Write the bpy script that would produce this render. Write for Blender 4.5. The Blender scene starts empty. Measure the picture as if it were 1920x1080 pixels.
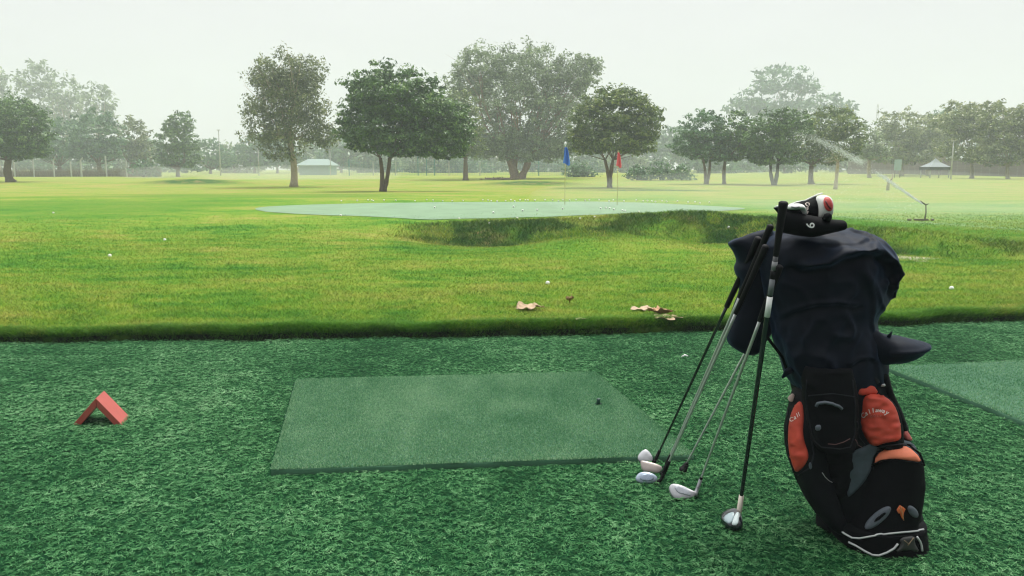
import bpy, math, random
import numpy as np
from mathutils import Vector, Matrix
from mathutils.bvhtree import BVHTree
from mathutils.geometry import delaunay_2d_cdt

sc = bpy.context.scene
R = math.radians
# ------------------------------------------------------------------ camera, sky, sun
S = 0.85                       # all layout numbers below are in units of S metres
H = 1.3 * S
PITCH = R(8.4)
F = 1507.0                     # focal length in pixels of a 1920 wide frame
cam_d = bpy.data.cameras.new('camera'); cam = bpy.data.objects.new('camera', cam_d)
sc.collection.objects.link(cam); sc.camera = cam
cam.location = (0, 0, H); cam.rotation_euler = (R(90) - PITCH, 0, 0)
cam_d.sensor_width = 36.0; cam_d.lens = F / 1920 * 36.0
cam_d.clip_start = 0.05; cam_d.clip_end = 3000

SUN_DIR = Vector((0.24, 0.38, 0.90)).normalized()     # towards the sun
world = bpy.data.worlds.new('World'); sc.world = world; world.use_nodes = True
nt = world.node_tree; nt.nodes.clear()
def N(tree, t, **kw):
    n = tree.nodes.new(t)
    for k, v in kw.items():
        if hasattr(n, k): setattr(n, k, v)
    return n
out = N(nt, 'ShaderNodeOutputWorld'); bg = N(nt, 'ShaderNodeBackground'); bg.inputs['Strength'].default_value = 0.1
sky = N(nt, 'ShaderNodeTexSky'); sky.sky_type = 'NISHITA'; sky.sun_disc = False
sky.sun_elevation = math.asin(SUN_DIR.z); sky.sun_rotation = math.atan2(SUN_DIR.x, SUN_DIR.y)
tc = N(nt, 'ShaderNodeTexCoord'); sep = N(nt, 'ShaderNodeSeparateXYZ')
mr = N(nt, 'ShaderNodeMapRange'); mr.interpolation_type = 'SMOOTHSTEP'
mr.inputs['From Min'].default_value = 0.40; mr.inputs['From Max'].default_value = 0.95
mr.inputs['To Min'].default_value = 8.5; mr.inputs['To Max'].default_value = 30.0
vm = N(nt, 'ShaderNodeVectorMath', operation='SCALE'); vm.inputs[0].default_value = (1.0, 0.995, 0.985)
ramp = N(nt, 'ShaderNodeMix'); ramp.data_type = 'RGBA'; ramp.inputs[0].default_value = 0.07
nt.links.new(tc.outputs['Generated'], sep.inputs[0]); nt.links.new(sep.outputs['Z'], mr.inputs['Value'])
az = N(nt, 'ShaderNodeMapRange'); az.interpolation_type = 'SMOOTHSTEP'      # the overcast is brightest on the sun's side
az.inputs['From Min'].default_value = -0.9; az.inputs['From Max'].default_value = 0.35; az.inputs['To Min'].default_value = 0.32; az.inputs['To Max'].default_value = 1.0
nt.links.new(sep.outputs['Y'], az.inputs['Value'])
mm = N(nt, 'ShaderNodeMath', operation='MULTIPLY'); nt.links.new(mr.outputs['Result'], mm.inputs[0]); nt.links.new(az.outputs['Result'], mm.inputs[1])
cn = N(nt, 'ShaderNodeTexNoise'); cn.inputs['Scale'].default_value = 2.2; cn.inputs['Detail'].default_value = 4       # faint cloud structure
cmap = N(nt, 'ShaderNodeMapping'); cmap.inputs['Scale'].default_value = (1, 1, 3.5); nt.links.new(tc.outputs['Generated'], cmap.inputs[0]); nt.links.new(cmap.outputs[0], cn.inputs['Vector'])
cr = N(nt, 'ShaderNodeMapRange'); cr.inputs['From Min'].default_value = .3; cr.inputs['From Max'].default_value = .7; cr.inputs['To Min'].default_value = .95; cr.inputs['To Max'].default_value = 1.05
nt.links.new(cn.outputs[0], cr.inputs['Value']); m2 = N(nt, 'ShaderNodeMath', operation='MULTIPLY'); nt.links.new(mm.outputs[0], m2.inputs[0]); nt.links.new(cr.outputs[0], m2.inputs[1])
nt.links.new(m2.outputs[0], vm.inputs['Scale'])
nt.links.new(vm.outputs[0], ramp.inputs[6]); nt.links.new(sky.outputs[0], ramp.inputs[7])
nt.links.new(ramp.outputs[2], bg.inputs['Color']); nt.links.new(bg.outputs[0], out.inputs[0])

sd = bpy.data.lights.new('sun', 'SUN'); sd.energy = 3.0; sd.angle = R(14); sd.color = (1, 0.96, 0.88)
sun = bpy.data.objects.new('sun', sd); sc.collection.objects.link(sun)
sun.rotation_euler = SUN_DIR.to_track_quat('Z', 'Y').to_euler(); sun.location = (0, 0, 60)

sc.view_settings.view_transform = 'Standard'; sc.view_settings.look = 'None'
sc.view_settings.exposure = 0.10; sc.view_settings.gamma = 1
sc.cycles.max_bounces = 5; sc.cycles.diffuse_bounces = 3; sc.cycles.glossy_bounces = 2
sc.cycles.transmission_bounces = 3; sc.cycles.transparent_max_bounces = 8; sc.cycles.volume_bounces = 1
sc.cycles.use_denoising = True
sc.cycles.filter_width = 1.2

# ------------------------------------------------------------------ projection helpers
cp, sp = math.cos(PITCH), math.sin(PITCH)
def ray(px, py):
    u = (px - 960) / F; v = (540 - py) / F
    return Vector((u, cp + v * sp, -sp + v * cp))
def P(px, py, Y):
    """point on the vertical plane at distance Y (layout units)"""
    d = ray(px, py); t = Y * S / d.y
    return Vector((d.x * t, d.y * t, H + d.z * t))
def G(px, py, z=0.0):
    d = ray(px, py); t = (z - H) / d.z
    return Vector((d.x * t, d.y * t, z))

rng = np.random.default_rng(7)
def _hash(ix, iy, iz, seed):
    h = (ix.astype(np.int64) * 374761393 + iy.astype(np.int64) * 668265263 + iz.astype(np.int64) * 2147483647 + seed * 1274126177)
    h = (h ^ (h >> 13)) * 1274126177 & 0x7fffffff
    h = (h ^ (h >> 16)) & 0xffffff
    return h / float(0xffffff)
def vnoise(x, y, z=None, seed=0):
    x = np.asarray(x, float); y = np.asarray(y, float)
    z = np.zeros_like(x) if z is None else np.asarray(z, float)
    x0 = np.floor(x); y0 = np.floor(y); z0 = np.floor(z)
    fx, fy, fz = x - x0, y - y0, z - z0
    fx, fy, fz = [f * f * (3 - 2 * f) for f in (fx, fy, fz)]
    r = 0
    for a in (0, 1):
        for b in (0, 1):
            for c in (0, 1):
                w = (fx if a else 1 - fx) * (fy if b else 1 - fy) * (fz if c else 1 - fz)
                r = r + w * _hash(x0 + a, y0 + b, z0 + c, seed)
    return r * 2 - 1
def fbm(x, y, z=None, seed=0, oct=4):
    r = 0; a = 1; s = 0
    for i in range(oct):
        k = 2.03 ** i
        r = r + a * vnoise(np.asarray(x) * k, np.asarray(y) * k, None if z is None else np.asarray(z) * k, seed + i * 17); s += a; a *= 0.5
    return r / s
def sst(a, b, x):
    t = np.clip((x - a) / (b - a), 0, 1); return t * t * (3 - 2 * t)

# ------------------------------------------------------------------ object helpers
def link(o, parent=None):
    sc.collection.objects.link(o)
    if parent is not None: o.parent = parent
    return o
def tag(o, label=None, cat=None, group=None, kind=None):
    if label: o['label'] = label
    if cat: o['category'] = cat
    if group: o['group'] = group
    if kind: o['kind'] = kind
    return o
def empty(name, loc, label, cat, group=None):
    o = bpy.data.objects.new(name, None); o.location = loc; o.empty_display_size = 0.1
    link(o); tag(o, label, cat, group); return o
def mesh_np(name, V, Fc, mat, parent=None, smooth=False, attrs=None, origin=(0, 0, 0)):
    """V (n,3) world coords, Fc (m,k) int"""
    V = np.asarray(V, np.float32) - np.asarray(origin, np.float32); Fc = np.asarray(Fc, np.int32)
    me = bpy.data.meshes.new(name)
    me.vertices.add(len(V)); me.vertices.foreach_set('co', V.ravel())
    k = Fc.shape[1]
    me.loops.add(Fc.size); me.loops.foreach_set('vertex_index', Fc.ravel())
    me.polygons.add(len(Fc)); me.polygons.foreach_set('loop_start', np.arange(0, Fc.size, k, dtype=np.int32))
    if smooth: me.polygons.foreach_set('use_smooth', np.ones(len(Fc), bool))
    for an, av in (attrs or {}).items():
        at = me.attributes.new(an, 'FLOAT', 'POINT'); at.data.foreach_set('value', np.asarray(av, np.float32))
    me.update(calc_edges=True); me.validate()
    if mat: me.materials.append(mat)
    o = bpy.data.objects.new(name, me); link(o, parent)
    if parent is None: o.location = origin
    return o
class MB:
    """collects shapes (triangles/quads as lists), world coordinates"""
    def __init__(s): s.v = []; s.f = []
    def add(s, v, f):
        b = len(s.v); s.v += [tuple(p) for p in v]; s.f += [tuple(i + b for i in q) for q in f]; return s
    def box(s, a, b, rot=0, c=None):
        x0, y0, z0 = a; x1, y1, z1 = b
        v = [Vector(p) for p in ((x0, y0, z0), (x1, y0, z0), (x1, y1, z0), (x0, y1, z0), (x0, y0, z1), (x1, y0, z1), (x1, y1, z1), (x0, y1, z1))]
        if rot:
            c = Vector(c); M = Matrix.Rotation(rot, 3, 'Z'); v = [M @ (p - c) + c for p in v]
        return s.add(v, [(0, 3, 2, 1), (4, 5, 6, 7), (0, 1, 5, 4), (1, 2, 6, 5), (2, 3, 7, 6), (3, 0, 4, 7)])
    def tube(s, pts, rad, n=10, cap=True, flat=1.0):
        pts = [Vector(p) for p in pts]
        if not hasattr(rad, '__len__'): rad = [rad] * len(pts)
        b = len(s.v); prev = None
        for i, p in enumerate(pts):
            d = (pts[min(i + 1, len(pts) - 1)] - pts[max(i - 1, 0)]).normalized()
            if prev is None:
                u = d.orthogonal().normalized()
            else:
                u = (prev - d * prev.dot(d)); u = u.normalized() if u.length > 1e-6 else d.orthogonal().normalized()
            prev = u; w = d.cross(u)
            for k in range(n):
                t = 2 * math.pi * k / n
                s.v.append(tuple(p + (u * math.cos(t) + w * math.sin(t) * flat) * rad[i]))
        for i in range(len(pts) - 1):
            for k in range(n):
                a = b + i * n + k; c = b + i * n + (k + 1) % n
                s.f.append((a, c, c + n, a + n))
        if cap:
            s.f.append(tuple(b + k for k in range(n))[::-1]); s.f.append(tuple(b + (len(pts) - 1) * n + k for k in range(n)))
        return s
    def build(s, name, mat, parent=None, smooth=True, origin=None, bevel=0):
        me = bpy.data.meshes.new(name)
        me.from_pydata([tuple(p) for p in s.v], [], s.f); me.validate(); me.update()
        for p in me.polygons: p.use_smooth = smooth
        if mat: me.materials.append(mat)
        o = bpy.data.objects.new(name, me); link(o, parent)
        if parent is None and origin is not None:
            me.transform(Matrix.Translation(-Vector(origin))); o.location = origin
        elif parent is not None:
            me.transform(Matrix.Translation(-parent_world(parent)))
        if bevel:
            m = o.modifiers.new('bevel', 'BEVEL'); m.width = bevel; m.segments = 2; m.limit_method = 'ANGLE'
        return o
def parent_world(p):
    v = Vector((0, 0, 0))
    while p is not None: v = v + p.location; p = p.parent
    return v

# ------------------------------------------------------------------ materials
def new_mat(name):
    m = bpy.data.materials.new(name); m.use_nodes = True; t = m.node_tree
    return m, t, t.nodes['Principled BSDF']
def L(t, a, b): t.links.new(a, b)
def simple(name, col, rough=0.6, metal=0.0, noise=0.0, nscale=20, bump=0.0, bscale=200, spec=0.5, sheen=0.0, coat=0.0):
    m, t, p = new_mat(name)
    p.inputs['Base Color'].default_value = (*col, 1); p.inputs['Roughness'].default_value = rough
    p.inputs['Metallic'].default_value = metal; p.inputs['Specular IOR Level'].default_value = spec
    if sheen: p.inputs['Sheen Weight'].default_value = sheen; p.inputs['Sheen Tint'].default_value = (.12, .26, .55, 1); p.inputs['Sheen Roughness'].default_value = 0.5
    if coat: p.inputs['Coat Weight'].default_value = coat
    g = N(t, 'ShaderNodeNewGeometry')
    if noise:
        n = N(t, 'ShaderNodeTexNoise'); n.inputs['Scale'].default_value = nscale; n.inputs['Detail'].default_value = 5
        L(t, g.outputs['Position'], n.inputs['Vector'])
        mx = N(t, 'ShaderNodeMix'); mx.data_type = 'RGBA'
        mx.inputs[6].default_value = (*[c * (1 - noise) for c in col], 1); mx.inputs[7].default_value = (*[min(1, c * (1 + noise)) for c in col], 1)
        L(t, n.outputs[0], mx.inputs[0]); L(t, mx.outputs[2], p.inputs['Base Color'])
    if bump:
        n = N(t, 'ShaderNodeTexNoise'); n.inputs['Scale'].default_value = bscale; n.inputs['Detail'].default_value = 3
        L(t, g.outputs['Position'], n.inputs['Vector'])
        b = N(t, 'ShaderNodeBump'); b.inputs['Strength'].default_value = bump; b.inputs['Distance'].default_value = 0.002
        L(t, n.outputs[0], b.inputs['Height']); L(t, b.outputs[0], p.inputs['Normal'])
    return m
def ramp_node(t, stops):
    r = N(t, 'ShaderNodeValToRGB'); e = r.color_ramp.elements
    while len(e) < len(stops): e.new(0.5)
    for i, (pos, c) in enumerate(stops): e[i].position = pos; e[i].color = (*c, 1)
    return r
def noise_node(t, vec, scale, detail=4, rough=0.55, sc3=None):
    n = N(t, 'ShaderNodeTexNoise'); n.inputs['Scale'].default_value = scale; n.inputs['Detail'].default_value = detail
    n.inputs['Roughness'].default_value = rough
    if sc3:
        mp = N(t, 'ShaderNodeMapping'); mp.inputs['Scale'].default_value = sc3; L(t, vec, mp.inputs[0]); vec = mp.outputs[0]
    L(t, vec, n.inputs['Vector']); return n.outputs[0]
def math_node(t, op, a, b=None, c=None, clamp=False):
    n = N(t, 'ShaderNodeMath', operation=op); n.use_clamp = clamp
    for i, v in enumerate((a, b, c)):
        if v is None: continue
        if isinstance(v, (int, float)): n.inputs[i].default_value = v
        else: L(t, v, n.inputs[i])
    return n.outputs[0]
def mix_col(t, f, a, b, mode='MIX'):
    n = N(t, 'ShaderNodeMix'); n.data_type = 'RGBA'; n.blend_type = mode
    if isinstance(f, (int, float)): n.inputs[0].default_value = f
    else: L(t, f, n.inputs[0])
    for i, v in ((6, a), (7, b)):
        if isinstance(v, tuple): n.inputs[i].default_value = (*v, 1)
        else: L(t, v, n.inputs[i])
    return n.outputs[2]

def foliage(name, stops, trans=0.3, tint=None, spec=0.25, rough=.55):
    """thin leaf material coloured by the point attribute 'c'"""
    m, t, p = new_mat(name)
    a = N(t, 'ShaderNodeAttribute'); a.attribute_name = 'c'
    r = ramp_node(t, stops); L(t, a.outputs['Fac'], r.inputs[0])
    p.inputs['Roughness'].default_value = rough; p.inputs['Specular IOR Level'].default_value = spec
    L(t, r.outputs[0], p.inputs['Base Color'])
    tr = N(t, 'ShaderNodeBsdfTranslucent'); L(t, r.outputs[0], tr.inputs[0])
    mx = N(t, 'ShaderNodeMixShader'); mx.inputs[0].default_value = trans
    L(t, p.outputs[0], mx.inputs[1]); L(t, tr.outputs[0], mx.inputs[2])
    L(t, mx.outputs[0], t.nodes['Material Output'].inputs[0])
    return m

def grass_colour(t):
    """colour of the natural grass as a function of world position (shared by ground sheet and blades)"""
    g = N(t, 'ShaderNodeNewGeometry'); pos = g.outputs['Position']
    big = noise_node(t, pos, 0.55, 4, 0.6, (0.55, 1.0, 1))
    mid = noise_node(t, pos, 3.2, 5, 0.65, (0.7, 1.3, 1))
    fine = noise_node(t, pos, 38, 4, 0.7, (0.6, 1.0, 1))
    s = math_node(t, 'MULTIPLY', big, 0.50); s = math_node(t, 'MULTIPLY_ADD', mid, 0.42, s); s = math_node(t, 'MULTIPLY_ADD', fine, 0.30, s)
    sx = N(t, 'ShaderNodeSeparateXYZ'); L(t, pos, sx.inputs[0])
    m1 = N(t, 'ShaderNodeMapRange'); m1.inputs['From Min'].default_value = 21; m1.inputs['From Max'].default_value = 30
    m1.inputs['To Min'].default_value = 0.016; m1.inputs['To Max'].default_value = 0.09; L(t, sx.outputs['Y'], m1.inputs['Value'])
    s = math_node(t, 'ADD', s, m1.outputs[0])
    r = ramp_node(t, [(0.44, GR[0]), (0.535, GR[1]), (0.61, GR[2]), (0.69, GR[3]), (0.80, GR[4])])
    L(t, s, r.inputs[0])
    return r.outputs[0], pos, fine
GR = [(0.020, 0.125, 0.010), (0.066, 0.215, 0.014), (0.148, 0.280, 0.022), (0.235, 0.30, 0.042), (0.33, 0.29, 0.085)]

def ground_material():
    m, t, p = new_mat('lawn_grass')
    col, pos, fine = grass_colour(t)
    at = N(t, 'ShaderNodeAttribute'); at.attribute_name = 'rough'
    rn = noise_node(t, pos, 1.6, 6, 0.72, (.8, 1, 2))
    rcol = ramp_node(t, [(0.40, (0.014, 0.070, 0.010)), (0.48, (0.035, 0.115, 0.014)), (0.55, (0.095, 0.145, 0.026)), (0.64, (0.20, 0.17, 0.065))]); L(t, rn, rcol.inputs[0])
    rf = math_node(t, 'MULTIPLY_ADD', rn, 0.9, math_node(t, 'SUBTRACT', at.outputs['Fac'], 0.45)); 
    rf = math_node(t, 'MULTIPLY', rf, math_node(t, 'MULTIPLY', at.outputs['Fac'], 1.5), clamp=True)
    c = mix_col(t, rf, col, rcol.outputs[0])
    ag = N(t, 'ShaderNodeAttribute'); ag.attribute_name = 'lush'
    c = mix_col(t, ag.outputs['Fac'], c, (0.065, 0.19, 0.012))
    aw = N(t, 'ShaderNodeAttribute'); aw.attribute_name = 'dew'
    c = mix_col(t, aw.outputs['Fac'], c, (0.24, 0.36, 0.19))
    asn = N(t, 'ShaderNodeAttribute'); asn.attribute_name = 'sand'
    c = mix_col(t, asn.outputs['Fac'], c, (0.52, 0.46, 0.36))
    ae = N(t, 'ShaderNodeAttribute'); ae.attribute_name = 'soil_shade'
    c = mix_col(t, ae.outputs['Fac'], c, (0.010, 0.014, 0.008))  # cut edge: dark soil with its shade put into the colour
    fr = ramp_node(t, [(0.3, (0.62, 0.64, 0.6)), (0.7, (1.25, 1.22, 1.2))]); L(t, noise_node(t, pos, 22, 6, 0.8, (0.8, 0.55, 1)), fr.inputs[0])
    c = mix_col(t, 0.9, c, fr.outputs[0], 'MULTIPLY')
    L(t, c, p.inputs['Base Color']); p.inputs['Roughness'].default_value = 0.9; p.inputs['Specular IOR Level'].default_value = 0.1
    b = N(t, 'ShaderNodeBump'); b.inputs['Strength'].default_value = 0.7; b.inputs['Distance'].default_value = 0.04
    L(t, noise_node(t, pos, 16, 6, 0.8), b.inputs['Height']); L(t, b.outputs[0], p.inputs['Normal'])
    return m
def blade_material():
    m, t, p = new_mat('lawn_blade')
    col, pos, fine = grass_colour(t)
    at = N(t, 'ShaderNodeAttribute'); at.attribute_name = 'c'
    fr = ramp_node(t, [(0.0, (0.45, 0.55, 0.5)), (0.5, (1.05, 1.05, 1.0)), (1.0, (1.7, 1.45, 1.3))]); L(t, at.outputs['Fac'], fr.inputs[0])
    ae = N(t, 'ShaderNodeAttribute'); ae.attribute_name = 'edge'
    c = mix_col(t, ae.outputs['Fac'], col, (0.080, 0.235, 0.018))
    ar = N(t, 'ShaderNodeAttribute'); ar.attribute_name = 'rough'
    c = mix_col(t, ar.outputs['Fac'], c, (0.024, 0.082, 0.012))  # long grass on the mound, painted shade at the fringe foot
    c = mix_col(t, 1.0, c, fr.outputs[0], 'MULTIPLY')
    p.inputs['Roughness'].default_value = 0.6; p.inputs['Specular IOR Level'].default_value = 0.2; L(t, c, p.inputs['Base Color'])
    tr = N(t, 'ShaderNodeBsdfTranslucent'); L(t, c, tr.inputs[0])
    mx = N(t, 'ShaderNodeMixShader'); mx.inputs[0].default_value = 0.28
    L(t, p.outputs[0], mx.inputs[1]); L(t, tr.outputs[0], mx.inputs[2]); L(t, mx.outputs[0], t.nodes['Material Output'].inputs[0])
    return m

# ------------------------------------------------------------------ terrain
def stepy(x):
    x = np.asarray(x, float)
    return np.interp(x, [-40, -12, -3.85, .16, 4.43, 12, 40], [5.2, 5.75, 5.92, 6.12, 6.84, 8.1, 9]) + 0.035 * vnoise(x * 3, x * 0, seed=5) + 0.04 * vnoise(x * .9, x * 0, seed=6) + 0.012 * vnoise(x * 11, x * 0, seed=7)
TREE_MOUNDS = []
def masks0(x, y):
    """(rough, lush, dew, sand, soil) in layout units"""
    yc = np.interp(x, [-4, -1.7, 4, 5, 6, 7, 8, 9.3, 12], [16.6, 16.4, 16.4, 15.7, 14.7, 14.0, 13.6, 12.9, 12.6])
    t = y - yc
    m = sst(-2.6, -1.2, x) * (1 - sst(9.2, 10.2, x))
    tn = t + .32 * fbm(x * .9, y * .9, seed=91, oct=3)
    rough = m * sst(-2.3, -1.6, tn) * (1 - sst(-0.1, 0.5, tn)) * (0.40 + .60 * sst(-.2, .15, fbm(x * .7, y * .9, seed=92))) * (1 - .35 * sst(5.5, 8, x))
    for bx, by, rx, ry, hh in BUMPS: rough = np.maximum(rough, np.exp(-((x - bx) / rx) ** 2 * 1.2 - ((y - by + ry * .7) / ry) ** 2))
    lush = 0.75 * m * sst(-4.6, -3.4, t) * (1 - sst(-2.6, -2.0, t))
    lush = np.maximum(lush, 0.75 * sst(4.2, 6, x) * sst(0.1, .5, t) * (1 - sst(3.2, 4.2, t + 0 * x)))
    lush = np.maximum(lush, 0.55 * sst(14, 20, y + 1.2 * vnoise(x * .3, y * .3, seed=33)) * (1 - sst(25, 26.5, y)) * (1 - sst(-9, -6.6, x)))
    lush = np.maximum(lush, 0.55 * sst(26, 30, y) * (1 - sst(34, 39, y)) * sst(-20, -14, x) * (1 - sst(-7, -3, x)))
    s = y - stepy(x)
    lush = np.maximum(lush, 0.7 * (1 - sst(0.03, 0.26, s + 0.16 * vnoise(x * 5, y * 4))))
    dew = 0.9 * sst(6.2, 7.5, x) * np.exp(-((y - (17.6 - (x - 7.4) * 1.05)) / .28) ** 2)
    dew = np.maximum(dew, 0.40 * sst(5, 8, x) * sst(15.5, 17.5, y + .8 * (x - 8)) * (1 - sst(22, 30, y)))
    sand = np.exp(-(((x - 5.62) / .42) ** 2 + ((y - 11.5 + .35 * vnoise(x * 5, y * 5, seed=18)) / 0.5) ** 2) ** 3)
    soil_shade = (1 - sst(0.02, 0.06, s + .03 * vnoise(x * 6, y * 0, seed=9)))
    return rough, lush, dew, sand, soil_shade
BUMPS = [(-24.0, 62, 4.6, 1.6, .38), (1.5, 60, 4.5, 2.0, .30), (8, 47, 5, 1.5, .05)]
def h0(x, y):
    x = np.asarray(x, float); y = np.asarray(y, float)
    base = np.interp(y, [6, 10.5, 14, 18, 24, 27, 33, 45, 110, 400, 900], [.085, .095, .14, .28, .31, .34, .22, .12, .40, 1.0, 2.0])
    yc = np.interp(x, [-4, -1.7, 4, 5, 6, 7, 8, 9.3, 12], [16.6, 16.4, 16.4, 15.7, 14.7, 14.0, 13.6, 12.9, 12.6])
    hc = np.interp(x, [-4, -2, 0, 2, 3.4, 6, 8, 9.3, 11], [.2, .16, .24, .30, .40, .32, .15, .08, .08]) + .03 * vnoise(x * .9, x * 0, seed=15)
    pd = np.interp(x, [-3, -1.8, -.6, 1, 3, 6, 8, 9.5], [0, .05, .25, .32, .34, .34, .18, 0])
    t = y - yc
    m = sst(-3.2, -1.4, x) * (1 - sst(9.2, 11, x))
    lip = 0.10 - 0.03 * sst(3, 6, x) + .13 * np.exp(-((x - 1.6) / 1.2) ** 2) - .05 * np.exp(-((x + .4) / .8) ** 2) + .03 * vnoise(x * 1.3, x * 0, seed=14); k1 = sst(-3.4, -2.1, t); k2 = sst(-1.8, 0, t); k3 = sst(0.1, 2.6, t); k0 = sst(-5.5, -4, t)
    zp = base * (1 - k0) + lip * k0; zp = zp * (1 - k1) + (lip - pd) * k1; zp = zp * (1 - k2) + hc * k2; zp = zp * (1 - k3) + base * k3
    z = base * (1 - m) + zp * m
    side = 1 - 0.35 * sst(4, 14, x) * sst(16, 22, y) * (1 - sst(30, 45, y))
    z = z * side
    s = y - stepy(x)
    z = z + 0.012 * vnoise(x * .7, y * .7, seed=1) * sst(.2, 1, s) * (1 - sst(16, 18, y)) + 0.02 * vnoise(x * .35, y * .35, seed=2) * sst(9, 12, y)
    z = z + 0.09 * fbm(x * .8, y * .8, seed=3, oct=3) * m * sst(-2.2, -1.4, t) * (1 - sst(-.2, .8, t))
    z = z + 0.12 * vnoise(x * .06, y * .06, seed=4) * sst(34, 55, y)
    for bx, by, rx, ry, hh in BUMPS: z = z + hh * np.exp(-((x - bx) / rx) ** 2 - ((y - by) / ry) ** 2)
    rise = np.interp(s, [-.02, 0, .02, .05, .12], [0, .1, .72, .93, 1])
    z = z + 0.018 * vnoise(x * 2.3, x * 0, seed=16) * (1 - sst(.1, .6, s)) * sst(0, .05, s)
    return z * rise - 0.03 * (1 - rise)
def hz(x, y): return S * h0(np.asarray(x) / S, np.asarray(y) / S)
def T(px, py):
    """where the line of sight through a photo pixel meets the land"""
    d = ray(px, py); t = np.geomspace(1.5, 700, 6000)
    zz = H + d.z * t; g = hz(d.x * t, d.y * t)
    k = np.nonzero(zz <= g)[0]
    if len(k) == 0: k = [len(t) - 1]
    k = k[0]; tt = t[k]
    return Vector((d.x * tt, d.y * tt, float(g[k])))

def ground():
    s1 = np.concatenate([[-14, -6, -1, -.1, -.02, 0, .015, .03, .05, .08, .12, .2], np.arange(.3, 20, .07), np.geomspace(20, 420, 330)])
    u = np.linspace(-1, 1, 321); u = np.sign(u) * np.abs(u) ** 1.15
    Y0, U = np.meshgrid(s1, u, indexing='ij')
    X = U * (11 + 1.05 * np.maximum(Y0, 0)); Yy = Y0 + stepy(X)
    Z = h0(X, Yy)
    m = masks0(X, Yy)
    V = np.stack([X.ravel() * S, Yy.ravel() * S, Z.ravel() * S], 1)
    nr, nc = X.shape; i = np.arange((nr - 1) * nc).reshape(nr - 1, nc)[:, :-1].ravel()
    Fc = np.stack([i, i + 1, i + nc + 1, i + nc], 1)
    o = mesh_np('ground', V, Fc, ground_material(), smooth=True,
                attrs=dict(rough=m[0].ravel(), lush=m[1].ravel(), dew=m[2].ravel(), sand=m[3].ravel(), soil_shade=m[4].ravel()))
    tag(o, 'mown yellow green grass of the practice range', kind='structure')
ground()

# artificial turf sheet
def turf_sheet():
    xs = np.linspace(-12, 12, 121); top = stepy(xs) + 0.03
    V = []; 
    for x, y in zip(xs, top): V += [(x * S, -3, 0), (x * S, y * S, 0)]
    Fc = [(2 * i, 2 * i + 2, 2 * i + 3, 2 * i + 1) for i in range(len(xs) - 1)]
    m = simple('turf_backing', (0.010, 0.055, 0.022), 0.95, noise=.5, nscale=60, spec=.03)
    o = mesh_np('artificial_turf', V, Fc, m)
    tag(o, 'dark green artificial turf backing of the tee line', kind='structure')
turf_sheet()

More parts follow.
